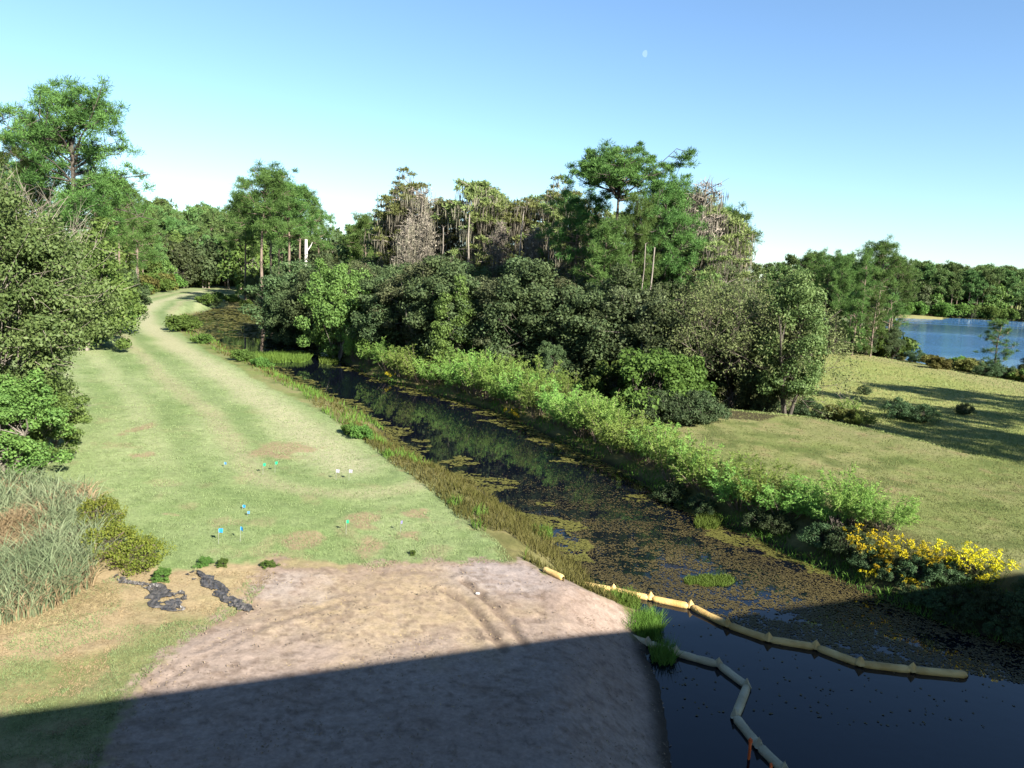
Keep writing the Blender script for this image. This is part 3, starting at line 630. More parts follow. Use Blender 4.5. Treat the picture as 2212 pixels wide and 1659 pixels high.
for i in range(16):
    px = 640 + i * 60; tree(R_.choice(['oak0', 'oak1', 'oak2', 'oak3']), px, R_.uniform(562, 590), 84 - (px - 640) * .018, 'dark oak, %s from the left in the second row of the central wood' % ORD[i], 'dark oaks inside the central wood', 1.3)
# mossy cypresses
CY = [(850, 410, 92, 1), (882, 388, 95, 0), (905, 398, 88, 9), (935, 430, 96, 2), (965, 425, 90, 3), (1005, 378, 86, 3), (1030, 398, 92, 2), (1055, 425, 84, 1), (1085, 440, 90, 0), (1120, 425, 84, 1),
      (1150, 420, 90, 2), (1175, 430, 82, 3), (1205, 405, 86, 0), (1240, 430, 80, 1), (1285, 455, 84, 2), (1340, 450, 80, 3), (1400, 430, 80, 0), (1440, 440, 76, 1), (1490, 378, 66, 9), (1475, 420, 72, 2),
      (1515, 440, 70, 3), (1540, 470, 72, 0), (1510, 520, 62, 1), (870, 470, 84, 8), (915, 460, 84, 8), (1070, 470, 78, 8), (1140, 480, 76, 8), (1220, 480, 74, 9), (1565, 500, 76, 1), (835, 450, 96, 0)]
for i, (px, top, Y, k) in enumerate(CY):
    top -= 10 if k < 8 else 0
    if k >= 8: tree('deadcypress%d' % (k - 8), px, top, Y, {1490: 'tall nearly bare grey cypress standing right of the flat topped pine', 905: 'bare grey cypress at the left end of the mossy trees'}.get(px, 'bare grey moss hung cypress, %s bare one from the left' % rank([c[0] for c in CY if c[3] >= 8], px)), 'bare cypresses of the central wood', .85)
    else: tree('cypress%d' % k, px, top, Y, {1005: 'tallest olive cypress with a spreading top at centre left'}.get(px, 'olive cypress hung with grey moss, %s from the left among the mossy ones' % rank([c[0] for c in CY if c[3] < 8], px)), 'mossy cypresses of the central wood', 1.0)
# big pines of the central wood
for (k, px, top, Y, wf, lab) in [
    ('flatpine', 1310, 336, 66, 1.0, 'large flat topped pine crowning the central wood'),
    ('heropine', 1410, 400, 64, .85, 'broad dense pine just right of the flat topped one'),
    ('pine2', 1290, 480, 60, 1.0, 'soft green lower pine beneath the flat topped one'),
    ('pine3', 1225, 428, 72, .85, 'pine with thin open crown left of the flat topped one'),
    ('heropine', 1350, 442, 62, .7, 'mid height pine with drooping needles in the middle of the wood'),
    ('pine0', 1445, 410, 74, .9, 'pine between the broad one and the bare grey cypress'),
    ('pine1', 1560, 455, 84, 1.0, 'pine forming the right shoulder of the central wood'),
    ('pine0', 1530, 450, 88, .9, 'half hidden pine at the right shoulder of the wood'),
    ('pine2', 785, 468, 120, 1.0, 'round pine standing alone left of the mossy cypresses')]:
    tree(k, px, top, Y, lab, 'pines of the central wood', wf)
# right end of the wood
tree('willow0', 1590, 560, 48, 'greyish half bare willow at the right end of the central wood', None, 1.05)
tree('willow0', 1545, 600, 50, 'light willow with bright sprigs behind the vine tangle', None, .9)
tree('maple1', 1500, 600, 52, 'bright green tree left of the half bare willow', None, .8)
tree('willow0', 1640, 640, 47, 'thin twiggy willow between the half bare one and the column tree', None, .7)
tree('bay', 0, 0, 1, '') if False else None
regtree('column', 'leafy_tree', 'tree', make_broad(150, 9.5, 1.9, .0, 150, 330, .12, .08, .6, .12, 3, pear=.75), 9.5, M['darkbark'], M['bay'])
tree('column', 1700, 545, 44.5, 'dense column shaped green tree ending the wood at the field', None, 1.0)
tree('oak0', 1650, 720, 46, 'dark bushy tree left of the column shaped tree', None, .8)
for (px, py, h, k, lab) in [(1400, 895, 3.6, 'vine0', 'bright green vine covered bush at the foot of the wood, left one'), (1450, 885, 3.4, 'vine0', 'bright green vine covered bush at the foot of the wood, middle one'),
        (1340, 880, 3.0, 'vine0', 'dark vine covered bush above the fennel bank'), (1500, 880, 3.2, 'vine0', 'bright green vine covered bush at the foot of the wood, right one'), (1380, 860, 3.6, 'vine0', 'taller vine draped bush against the dark oaks'),
        (1420, 915, 1.6, 'blue0', 'grey green bush below the vines'), (1470, 915, 1.7, 'blue0', 'grey green bush with upright sprigs below the vines'), (1520, 912, 1.5, 'blue0', 'grey green bush at the top of the mown bank'),
        (1610, 880, 1.3, 'blue0', 'low blue grey bush under the willow'), (1650, 888, 1.3, 'blue0', 'low blue grey bush beside the column tree'), (1740, 900, 1.2, 'blue0', 'small bush at the foot of the column tree'), (1560, 885, 1.2, 'vine0', 'low green bush right of the vines')]:
    put(k, GH(px, py), h, lab, 'bushes at the foot of the wood', rg=R_)
# --- trees by the lake
for (k, px, top, Y, wf, lab) in [
    ('pine1', 1885, 520, 104, .95, 'tallest pine of the group by the lake'), ('pine2', 1850, 545, 100, .8, 'full crowned pine left of the tallest lake pine'),
    ('pine0', 1920, 560, 106, .8, 'pine overhanging the lake edge'), ('pine2', 1800, 560, 98, .8, 'dark pine in the middle of the lake group'), ('pine3', 1770, 553, 105, .85, 'dark pine at the left of the lake group'),
    ('youngpine1', 1880, 640, 97, 1.0, 'slender low pine in front of the lake group'), ('youngpine2', 1840, 650, 96, 1.0, 'slender low pine left in front of the lake group'), ('pine0', 1830, 580, 112, .8, 'inner pine of the lake group'),
    ('pine1', 1735, 548, 115, .9, 'pine just right of the column tree'), ('youngpine0', 1912, 640, 101, 1.0, 'thin leaning pine at the water edge')]:
    tree(k, px, top, Y, lab, 'pines by the lake', wf)
for i in range(22):
    px = 1625 + i * 15; tree(R_.choice(['farpine0', 'farpine1', 'farpine2', 'fardark0']), px, R_.uniform(548, 580) + (20 if px > 1900 else 0), R_.uniform(140, 175) if px < 1860 else R_.uniform(122, 130), 'background pine behind the lake group', 'pines behind the lake group', .9) if px < 1900 else None
for i in range(10):
    px = 1755 + i * 19; b = base_at(px, 99 + (i % 3) * 2); put(R_.choice(['oak1', 'oak3', 'scrub1']), b, R_.uniform(2.5, 4.5), 'low bush under the lake pines', 'bushes under the lake pines', rg=R_)
put('youngpine2', base_at(2150, 88), tall(2150, 692, 88, base_at(2150, 88)), 'small lone pine on the near lake shore', None, ws=.85, rg=R_)
put('oak3', base_at(2216, 84), 3.0, 'dark round bush cut off by the right edge at the lake shore', rg=R_)
for i, px in enumerate(range(1890, 2260, 17)):
    py = np.interp(px, [1880, 1930, 2000, 2100, 2212, 2300], [757, 771, 787, 803, 822, 840]) + R_.uniform(-3, 5)
    put(R_.choice(['scrub0', 'scrub0', 'blue0', 'scrub1']), GH(px, py), R_.uniform(.8, 1.7), 'shore bush between the field and the near lake edge, %s from the left' % ORD[i], 'bushes along the near lake shore', rg=R_)
# far shore wood
for i in range(110):
    px = 1890 + 3.6 * i + R_.uniform(-3, 3); row = i % 3; Y = 326 + row * 10 + R_.uniform(-3, 3)
    top = 572 + (px - 1960) * .05 + R_.uniform(-6, 14) + (4 - row * 4)
    k = R_.choice(['farpine0', 'farpine1', 'farpine2', 'farpine2', 'fardark0', 'faroak1']) if row < 2 else R_.choice(['farpine0', 'farpine1'])
    if 'pine' not in k: top += 35
    tree(k, px, top, Y, 'tree of the dense wood on the far lake shore', 'trees on the far lake shore', 1.0)
for i in range(34):
    px = 1955 + 9 * i; b = base_at(px, 318 + R_.uniform(-2, 2)); put(R_.choice(['scrub1', 'fardark0', 'faroak0', 'fardark1']), b, R_.uniform(3, 6), 'bush at the foot of the wood on the far lake shore', 'bushes on the far lake shore', rg=R_)
# unseen pines off to the right whose shadows cross the field
for (tx, ty, hh) in [((1810, 848), None, 15), ((1930, 832), None, 17), ((2040, 838), None, 14), ((1905, 918), None, 16), ((1990, 900), None, 13), ((2060, 925), None, 15), ((2100, 880), None, 16)]:
    gx, gy = G(*tx, -.3); L = (hh + .3) / tan(el) * .97
    x = gx + sin(az) * L; y = gy + cos(az) * L
    put('pine%d' % R_.randint(0, 3), (x, y, hgt(x, y)), hh, 'pine beyond the right side casting a long shadow on the field', 'pines right of the field', rg=R_)
# bushes in the lower field
for (k, px, py, h, lab) in [('fennel0', 1830, 892, 1.1, 'bright green tuft shrub in the lower field'), ('fennel1', 1870, 925, 1.2, 'green and rust tuft shrub on the berm edge'), ('blue0', 1945, 905, 1.3, 'dark upright shrub in the shaded field'),
        ('blue0', 1990, 912, 1.2, 'dark rounded shrub in the shaded field'), ('scrub0', 1800, 905, .9, 'rust brown low bush right of the column tree'), ('scrub0', 1840, 915, .9, 'rust brown low bush on the berm edge'), ('blue0', 1868, 852, .7, 'tiny lone shrub in the sunlit field'), ('blue0', 2080, 895, .8, 'small shrub between the field shadows')]:
    put(k, GH(px, py), h, lab, rg=R_)

# --- fennel shrubs along the far canal bank
FB = [(735, 775, 3.2), (765, 790, 2.6), (800, 800, 2.4), (835, 812, 2.6), (870, 820, 2.5), (905, 832, 2.6), (945, 842, 2.7), (985, 852, 2.7), (1020, 862, 2.8), (1060, 872, 2.7), (1095, 882, 2.7), (1130, 895, 2.5), (1165, 910, 2.6),
      (1200, 925, 2.5), (1235, 935, 2.5), (1265, 950, 2.3), (1300, 965, 2.3), (1335, 985, 2.3), (1370, 1000, 2.2), (1405, 1015, 2.1), (1455, 1050, 2.0), (1490, 1062, 2.0), (1530, 1075, 2.0), (1600, 1110, 1.9), (1640, 1115, 1.8),
      (1690, 1125, 1.8), (1730, 1110, 1.3), (1815, 1135, 1.5), (1850, 1150, 1.3), (1910, 1150, 1.4), (1790, 1150, 1.0), (1000, 830, 2.2), (1090, 850, 2.2), (1180, 870, 2.2), (1240, 890, 2.2), (1310, 930, 1.9), (1560, 1085, 1.4)]
for i, (px, py, h) in enumerate(FB):
    lab = 'feathery green shrub, %s from the left in the row along the far canal bank' % rank([f[0] + f[1] * .001 for f in FB], px + py * .001)
    if px == 735: lab = 'feathery green shrub at the far end of the row by the bent canal'
    if px == 1910: lab = 'pale feathery shrub standing behind the goldenrod'
    if px == 1815: lab = 'feathery shrub with bare lower stems left of the goldenrod'
    put('fennel%d' % (i % 4), GH(px + R_.uniform(-8, 8), py - 6 + R_.uniform(-8, 3)), h * R_.uniform(.85, 1.3), lab, 'feathery shrubs along the far canal bank', ws=h / 1.9 * R_.uniform(.8, 1.15), rg=R_)
LB = [(1450, 1085, .8), (1520, 1110, .7), (1640, 1140, .7), (1770, 1180, .8), (1820, 1195, .9), (1870, 1215, .9), (1680, 1150, .7), (1990, 1240, .9), (2050, 1245, .9), (1930, 1245, .7)]
for (px, py, h) in LB:
    h *= .7 if px > 1840 else 1; put('blue0', GH(px, py + (12 if px > 1840 else 0)), h, 'dark low bush, %s from the left at the foot of the far bank shrubs' % rank([q[0] for q in LB], px), 'low bushes at the far bank foot', rg=R_)
SB = [(1975, 1290, .8), (2020, 1300, .9), (2060, 1290, 1.0), (2100, 1320, 1.0), (2140, 1300, 1.1), (2180, 1335, 1.1), (2210, 1310, 1.2), (2250, 1350, 1.2), (2160, 1360, .8), (2080, 1345, .7), (2240, 1280, 1.0), (2290, 1320, 1.2), (2205, 1375, .8), (2030, 1325, .6)]
for px, py, h in SB:
    put('blue0', GH(px, py + 14), h * .55, 'dark bush in the shade on the far bank, %s from the left' % rank([q[0] for q in SB], px), 'shaded bushes on the far bank', rg=R_)
tb_, tips_ = make_bare(160, 1.6, 1, 8, 2)
reg('twigs1', 'bare_shrub', 'shrub', [('branches', tb_.mesh('bare_branches', M['darkbark']))], 1.6)
put('twigs1', GH(1800, 1165), 1.1, 'clump of bare brown stalks under the feathery shrub', rg=R_)
put('twigs1', GH(2075, 1250), .9, 'bare dark twigs tangled under the goldenrod', rg=R_)

# --- goldenrod
def make_gold(seed, h=1.25):
    rg = np.random.default_rng(seed); tb = Tubes(); FP = []; FT = []; LP = []; LT = []
    for s in range(13):
        a = rg.uniform(0, 2 * pi); out = np.array([cos(a), sin(a), 0]) * rg.uniform(.1, 1)
        st = limb(out * .2, out * .5 + [0, 0, 1], h * rg.uniform(.6, 1.1), rg, 7, .05, .06); tb.add(st, np.linspace(.009, .004, 8), 3)
        for k in range(26):
            t = rg.uniform(.15, .85) * 7; i = int(t); p = st[i] + (st[i + 1] - st[i]) * (t - i); D = unit(rg.normal(size=3) + [0, 0, .2]); LP.append(p + D * .05); LT.append(D)
        for k in range(7):
            b0 = st[-1] - (st[-1] - st[-2]) * rg.uniform(0, 1.6); D = unit(rg.normal(size=3) * [1, 1, .3] + out + [0, 0, .35]); pl = limb(b0, D, .22 * rg.uniform(.5, 1), rg, 4, .2, .05)
            tb.add(pl, np.linspace(.004, .002, 5), 3)
            for q in range(17):
                t = rg.uniform(0.2, 3.99); i = int(t); FP.append(pl[i] + (pl[i + 1] - pl[i]) * (t - i) + rg.normal(size=3) * .016); FT.append(unit(rg.normal(size=3)))
    FP, FT, LP, LT = map(np.array, (FP, FT, LP, LT))
    fl = diamonds(FP, FT, unit(np.cross(FT, rg.normal(size=FT.shape))), .042, .032); lf = diamonds(LP, LT, unit(np.cross(LT, rg.normal(size=LT.shape))), .13, .022)
    return [('stems', tb.mesh('goldenrod_stems', M['greenweed'])), ('foliage', npmesh('goldenrod_foliage', *lf, M['willow'])), ('flower_heads', npmesh('goldenrod_flowers', *fl, M['goldflower']))]
for i in range(3): reg('gold%d' % i, 'goldenrod_plant', 'plant', make_gold(200 + i), 1.25)
for i, (px, py, h, lab) in enumerate([(1862, 1205, 1.5, 'tallest goldenrod plant, leftmost of the yellow row'), (1885, 1222, 1.1, 'goldenrod arching over the bank beside the tallest one'), (1878, 1250, .6, 'low goldenrod drooping towards the water'),
        (1945, 1215, 1.2, 'goldenrod between the pale shrub and the water'), (1975, 1225, 1.1, 'goldenrod in the middle of the row'), (1962, 1268, .6, 'goldenrod spray hanging low near the shadow edge'), (2035, 1232, 1.1, 'thick goldenrod right of the middle'),
        (2065, 1235, 1.2, 'goldenrod with the densest yellow heads'), (2095, 1240, 1.1, 'goldenrod right of the densest one'), (2130, 1240, 1.1, 'second goldenrod from the right end'), (2158, 1245, 1.0, 'rightmost goldenrod beside the shadow'),
        (2010, 1240, .9, 'small goldenrod in the gap of the row'), (1915, 1240, .8, 'small goldenrod leaning left over the dark bush'), (2110, 1262, .8, 'low goldenrod at the shadow edge')]):
    put('gold%d' % (i % 3), GH(px, py + 14), h * .82, lab, 'goldenrod on the far bank', ws=h / 1.25 * .85, rg=R_)
for (px, py, h) in [(1100, 905, .7), (1120, 910, .6), (845, 822, .7), (1290, 955, .5)]:
    put('gold1', GH(px, py), h, 'small yellow flowering plant under the feathery shrubs by the canal', 'small yellow plants by the canal', rg=R_)

# --- big bushy tree at the left, foreground
rg = np.random.default_rng(300); tb = Tubes(); C = []; R = []
HT = 11.0
for i in range(420):
    D = unit(rg.normal(size=3)); u = rg.uniform(.3, 1) ** .4
    q = (D[2] * u + 1) / 2; rr = 4.7 * (1.02 - .62 * max(0, q - .35) ** 1.2 - .22 * max(0, .25 - q))
    p = np.array([D[0] * rr * u, D[1] * rr * u, .5 + q * (HT - .8)]) + rg.normal(size=3) * .3
    p[2] = max(.5, p[2]); C.append(p); s_ = rg.uniform(.4, .95); R.append((s_, s_, s_ * .7))
C = np.array(C)
for s in range(6):
    a = s * 1.05 + .3; st = limb((.3 * cos(a), .3 * sin(a), -.2), (cos(a) * .55, sin(a) * .55, 1), HT * .78, rg, 9, 0, .12); tb.add(st, np.linspace(.12, .02, 10), 7)
    for i in rg.choice(len(C), 22, replace=False):
        k = int(rg.integers(1, 8)); e = C[i] + unit(C[i] - [0, 0, 5]) * .6; tb.add(np.array([st[k], (st[k] + e) / 2 + rg.normal(size=3) * .25 + [0, 0, .2], e]), [.022, .016, .008], 5)
V, Fc = leaves(rg, C, R, 420, .12, .068, 'leaf', (.3, 1.15))
tb2 = Tubes()
for i in rg.choice(len(C), 170, replace=False):
    for _ in range(4):
        d = unit(unit(C[i] - [0, 0, 4]) + rg.normal(size=3) * .5); tb2.add(limb(C[i] + rg.normal(size=3) * .3, d, rg.uniform(.5, 1.1), rg, 4, .02, .12), np.linspace(.014, .004, 5), 3)
bx, by = G(62, 1002); bz = hgt(bx, by)
o = thing('bushy_tree', (bx - 3.2, by + 1.2, bz), 'large bushy grey green tree filling the left edge in front of the pines', 'tree')
link('trunk', tb.mesh('bushy_tree_trunk', M['palebark']), o); link('crown', npmesh('bushy_tree_crown', V, Fc, M['bay']), o); link('twigs', tb2.mesh('bushy_tree_twigs', M['twig']), o)['kind'] = 'stuff'
# bare tree above its top at the left edge
put('willow0', (bx - 8.2, by + 8, bz), 12.5, 'mostly bare grey tree behind the top of the big bushy tree', None, ws=.8, rg=R_)
tb, tips = make_bare(171, 12, 3, 8, 4)
reg('bare1', 'bare_tree', 'tree', [('trunk', tb.mesh('bare_tree_trunk', M['twig']))], 12)
put('bare1', base_at(18, 34), 12.6, 'bare twiggy grey tree at the top left edge', None, ws=.95, rg=R_)
put('oak1', (bx - 7.5, by + 5, bz), 8.5, 'dark leafy tree behind the big bushy tree, mostly hidden', rg=R_)
put('maple1', (bx - 7.5, by - 1.5, bz), 5.5, 'light leafy tree at the left edge beside the reeds', rg=R_)
put('maple0', GH(20, 1035), 3.6, 'low leafy bush under the big bushy tree, above the reeds', None, ws=.5, rg=R_)
put('maple1', GH(105, 1000), 3.0, 'light green bush at the right foot of the big bushy tree', None, ws=.42, rg=R_)
put('yellow0', GH(238, 1212), 1.0, 'yellow green shrub beside the reeds, larger left one', None, ws=.85, rg=R_)
put('yellow0', GH(305, 1225), .85, 'low yellow green shrub spilling onto the lawn', None, ws=.72, rg=R_)
put('yellow0', GH(215, 1150), 1.1, 'thin yellow shrub behind the larger one by the reeds', None, ws=.7, rg=R_)
for (px, py, s, lab) in [(440, 1222, .22, 'small green weed clump above the black sheet'), (482, 1222, .2, 'small green weed clump at the lawn edge, second from left'), (581, 1226, .2, 'small green weed at the corner of the bare soil'),
        (352, 1252, .3, 'green weed clump touching the left black sheet'), (891, 1198, .12, 'tiny dark tuft at the lawn and soil border')]:
    put('vine0', GH(px, py), s, lab, None, ws=s / 2.5 * 1.3, rg=R_)

# ------------------------------------------------------------------ countless ground cover
def scatter(n, P, rng, ymax=None):
    """points inside polygon P (world), density falling with distance"""
    P = np.array(P); x0, y0 = P.min(0); x1, y1 = P.max(0); y0 = max(y0, 6)
    if ymax: y1 = min(y1, ymax)
    out = []; got = 0
    while got < n:
        u = rng.uniform(size=n); y = 1 / (1 / y0 + u * (1 / y1 - 1 / y0)); x = rng.uniform(x0, x1, n)
        keep = inside(x, y, P) & (rng.uniform(size=n) < np.clip(y0 / y * 1.3, 0, 1)) & (np.abs(x) < y * .8 + 2)
        out.append(np.stack([x[keep], y[keep]], 1)); got += keep.sum()
        if len(out) > 80: break
    return np.concatenate(out)[:n]
def blades(name, pts, hh, wpx, lean, mat, rng, z=None, segs=1, label='', cat='grass', droop=.0):
    x, y = pts[:, 0], pts[:, 1]; z = height(x, y) if z is None else z
    n_ = len(x); h = hh * rng.uniform(.5, 1.25, n_); w_ = np.maximum(.006, y * wpx / 759) * rng.uniform(.6, 1.3, n_)
    a = rng.uniform(0, 2 * pi, n_); b = rng.uniform(0, 2 * pi, n_); lx = np.cos(a) * lean * h * rng.uniform(.2, 1.3, n_); ly = np.sin(a) * lean * h * rng.uniform(.2, 1.3, n_)
    sx, sy = np.cos(b) * w_ / 2, np.sin(b) * w_ / 2; base = np.stack([x, y, z - .01], 1)
    if segs == 1:
        V = np.stack([base + np.stack([sx, sy, 0 * x], 1), base - np.stack([sx, sy, 0 * x], 1), base + np.stack([lx, ly, h], 1)], 1)
        me = npmesh(name, V, np.arange(n_ * 3).reshape(-1, 3), mat)
    else:
        rows = []
        for k in range(segs + 1):
            t = k / segs; c = base + np.stack([lx * t ** 1.7, ly * t ** 1.7, h * (t - droop * t ** 3)], 1); ww = (1 - t ** 2) * .9 + .1
            s_ = np.stack([sx, sy, 0 * x], 1) * ww; rows += [c - s_, c + s_]
        V = np.stack(rows, 1); q = []
        for k in range(segs): q.append([2 * k, 2 * k + 1, 2 * k + 3, 2 * k + 2])
        Fc = (np.array(q)[None] + (np.arange(n_) * 2 * (segs + 1))[:, None, None]).reshape(-1, 4)
        me = npmesh(name, V, Fc, mat)
    return tag(link(name, me), label, cat, None, 'stuff')
rng = np.random.default_rng(7)
pl = scatter(110000, LAWN, rng, 60)
blades('lawn_grass', pl, .05, .8, .9, M['lawn'], rng, label='short mown green grass of the lawn beside the canal')
# canal margins
x0 = rng.uniform(-50, 22, 900000); y0 = 1 / (1 / 11 + rng.uniform(size=900000) * (1 / 150 - 1 / 11))
kp = (np.abs(x0) < y0 * .75 + 3) & (rng.uniform(size=len(x0)) < 16 / y0); x0, y0 = x0[kp], y0[kp]
sc0 = psd(x0, y0, CAN)
mid = np.array([( (a[0] + b[0]) / 2, (a[1] + b[1]) / 2) for a, b in zip([G(*p, -1) for p in LE[::3]], [G(*p, -1) for p in LE[::3]])])
leftside = inside(x0, y0, [(-120, 260)] + [G(*p, -1) for p in reversed([(1450, 1900), (1500, 1500), (1480, 1380), (1420, 1300), (1330, 1200), (1200, 1080), (1000, 960), (860, 880), (720, 800), (600, 730), (520, 690), (480, 660)])][::1] + [(0, 0), (-120, 0)])
swl = psd(x0, y0, LAWN); sdd0 = psd(x0, y0, DIRT); nn = fbm(x0 * .8, y0 * .8, 4)
k1 = leftside & (sc0 > -.15) & (sc0 < 3.2) & (swl > -.15) & (sdd0 > .15) & (nn > .34 + .12 * ss(26, 18, y0)) & ((y0 > 18.3) | (nn > .62)) & (y0 > 15.5)
p1 = np.stack([x0[k1], y0[k1]], 1)[:60000]
sel = fbm(p1[:, 0] * .6, p1[:, 1] * .6, 66) > .56
blades('bank_weeds', p1[~sel], .24, .9, .6, M['weed'], rng, segs=2, label='tall yellowish weeds on the near canal bank', cat='weeds')
blades('bank_grass', p1[sel], .30, 1.0, .5, M['greenweed'], rng, segs=2, label='bright green grass clumps on the near canal bank', cat='grass')
k2 = (~leftside) & (sc0 > -.3) & (sc0 < 1.3) & (nn > .42 + .12 * ss(24, 20, y0)) & (y0 > 12)
p2 = np.stack([x0[k2], y0[k2]], 1)[:22000]
blades('margin_grass', p2, .22, 1.0, .7, M['greenweed'], rng, segs=2, label='low green plants along the far waterline', cat='plants')
# rough grass of the mown slope on the right
RF = [G(*p, .2) for p in [(1500, 1010), (1440, 960), (1480, 900), (1560, 890), (1760, 905), (1880, 930), (2000, 960), (2212, 1010), (2500, 1080)]] + [(24, 18), (16, 22)] + [G(*p, .2) for p in [(2150, 1240), (1950, 1180), (1760, 1120), (1620, 1060)]]
pr = scatter(80000, RF, rng); blades('slope_grass', pr, .05, .85, 1.0, M['field'], rng, label='rough olive grass on the slope right of the canal')
LF = [(cx_[1], cy_[1] + .5), (cx_[3], cy_[3] + .5), (cx_[5], cy_[5] + .5), (cx_[7], cy_[7])] + [G(*p, -.4) for p in [(2400, 860), (2212, 815), (2000, 782), (1870, 755), (1750, 748)]] 
pf = scatter(50000, LF, rng); blades('field_grass', pf, .11, 1.0, .9, M['field'], rng, label='long pale grass of the lower field before the lake')
# dry grass mix lower left and straw on the soil
RG = [G(*p) for p in [(-200, 1400), (0, 1345), (120, 1320), (240, 1240), (420, 1230), (600, 1230), (540, 1300), (420, 1370), (300, 1470), (240, 1560), (200, 1700), (-300, 1700)]]
pg = scatter(42000, RG, rng); sg = fbm(pg[:, 0] * .9, pg[:, 1] * .9, 13) > .5
blades('rough_grass', pg[sg], .05, .9, 1.2, M['lawn'], rng, label='patchy green grass at the lower left', cat='grass')
blades('dead_grass', pg[~sg], .035, 1.0, 2.2, M['dryreed'], rng, label='flattened tan dead grass at the lower left', cat='grass')
ps = scatter(26000, DIRT, rng); gx, gy = G(840, 1300)
ps = ps[(rng.uniform(size=len(ps)) < np.exp(-(((ps[:, 0] - gx) / 3.2) ** 2 + ((ps[:, 1] - gy) / 2.6) ** 2)) + .22)]
blades('straw_litter', ps, .02, 1.1, 3.5, M['straw'], rng, label='scattered straw and plant litter on the bare soil', cat='straw')
def crumbs(name, pts, s0, mat, label):
    x, y = pts[:, 0], pts[:, 1]; n_ = len(x); a = rng.uniform(0, 2 * pi, n_); s_ = np.maximum(s0, y / 759 * .8) * rng.uniform(.4, 1.8, n_)
    T = unit(np.stack([np.cos(a), np.sin(a), rng.normal(size=n_) * .5], 1)); S = unit(np.cross(T, rng.normal(size=T.shape) * .4 + [0, 0, 1.]))
    V, Fc = diamonds(np.stack([x, y, height(x, y) + .025 + rng.uniform(0, .02, n_)], 1), T, S, s_ * 2.0, s_)
    return tag(link(name, npmesh(name, V, Fc, mat)), label, 'soil', None, 'stuff')
M['clod'] = leafmat('dark_soil_crumb', (0.10, 0.07, 0.05), (0.24, 0.18, 0.14), (0.34, 0.27, 0.23), 0.0, 0.95, 0.05, 0.6)
pc = scatter(30000, DIRT, rng); cn = fbm(pc[:, 0] * 1.3, pc[:, 1] * 2.2, 57) + fbm(pc[:, 0] * 5, pc[:, 1] * 6, 58, 2) * .5
crumbs('soil_crumbs', pc[cn > .76], .016, M['clod'], 'dark crumbs and clods of soil on the bare ground')
# reed bed at the left
RB = [G(*p) for p in [(-330, 1360), (-250, 1100), (-60, 1040), (40, 1030), (205, 1075), (215, 1180), (205, 1262), (100, 1320), (0, 1352)]]
pp = scatter(15000, RB, rng); s1 = fbm(pp[:, 0] * .9, pp[:, 1] * .6, 19) + rng.normal(size=len(pp)) * .09 > .53
blades('reeds', pp[s1], .45 + 1.0 * fbm(pp[s1][:, 0] * .8, pp[s1][:, 1] * .8, 61), 1.25, .6, M['reed'], rng, segs=5, droop=.3, label='blue green reeds massed at the left edge below the bushy tree', cat='reeds')
blades('dry_reeds', pp[~s1], .35 + .9 * fbm(pp[~s1][:, 0] * .8, pp[~s1][:, 1] * .8, 61), 1.2, .9, M['dryreed'], rng, segs=5, droop=.55, label='tan dead reed leaves bent among the green reeds', cat='reeds')
pd = scatter(5000, [G(*p) for p in [(60, 1300), (200, 1250), (260, 1262), (250, 1300), (120, 1345), (-20, 1375), (-60, 1360)]], rng)
blades('fallen_reeds', pd, .06, 1.1, 4, M['dryreed'], rng, label='fallen tan reed leaves along the reed bed foot', cat='reeds')

# floating weed on the canal
NW = 1500000
x = rng.uniform(-50, 20, NW); y = 1 / (1 / 14 + rng.uniform(size=NW) * (1 / 150 - 1 / 14)); kp = (rng.uniform(size=NW) < 20 / y) & (np.abs(x) < y * .75 + 3); x, y = x[kp], y[kp]
xf = rng.uniform(-75, -15, 60000); yf = rng.uniform(62, 165, 60000); x = np.concatenate([x, xf]); y = np.concatenate([y, yf])
sdw = psd(x, y, CAN); kp = sdw < .05; x, y, sdw = x[kp], y[kp], sdw[kp]
B1 = [G(*p, -1) for p in [(1175, 1240), (1258, 1262), (1325, 1275), (1405, 1292), (1492, 1310), (1572, 1350), (1660, 1381), (1762, 1398), (1858, 1434), (1970, 1447), (2092, 1458), (2300, 1500)]]
north = y > np.interp(x, [p[0] for p in B1], [p[1] for p in B1]) + .08
dens = np.zeros(len(x)); nz = fbm(x * .55, y * .9, 23); n5 = fbm(x * 2.2, y * 3.0, 24); n9 = fbm(x * 7, y * 9, 25, 3)
near = ss(34, 24, y); 
dens = near * ss(.45, .50, nz * .42 + n5 * .33 + n9 * .25 + .05 * ss(30, 20, y)) * (.55 + .45 * ss(.40, .50, n9)) + .03 * near
dens = np.maximum(dens, .07 * ss(60, 40, y) * (n9 > .5))
edge = ss(-1.6, -.2, sdw + (nz - .5) * 4.0) * (n5 > .38); 
dens = np.where(north, dens, .02 * (n9 > .6))
right_shade = ss(9, 14, x) * (y < 24); dens = dens * (1 - .75 * right_shade)
isE = (edge > .5) & north & (y > 22)
far = (y > 84) & (nz + (n5 - .5) > .42); isE = isE | far
r_ = rng.uniform(size=len(x)); kA = (r_ < dens) & ~isE; kE = isE & (r_ < .8)
def flats(name, x, y, s0, mat, label, far=.9):
    n_ = len(x); a = rng.uniform(0, 2 * pi, n_); s_ = np.maximum(s0, y / 759 * far) * rng.uniform(.6, 1.4, n_)
    T = unit(np.stack([np.cos(a), np.sin(a), rng.normal(size=n_) * .06], 1)); S = unit(np.stack([-np.sin(a), np.cos(a), rng.normal(size=n_) * .06], 1))
    P = np.stack([x, y, -1 + .006 + rng.uniform(0, .012, n_)], 1); V, Fc = diamonds(P, T, S, s_ * 1.4, s_ * 1.1)
    return tag(link(name, npmesh(name, V, Fc, mat)), label, 'water weed', None, 'stuff')
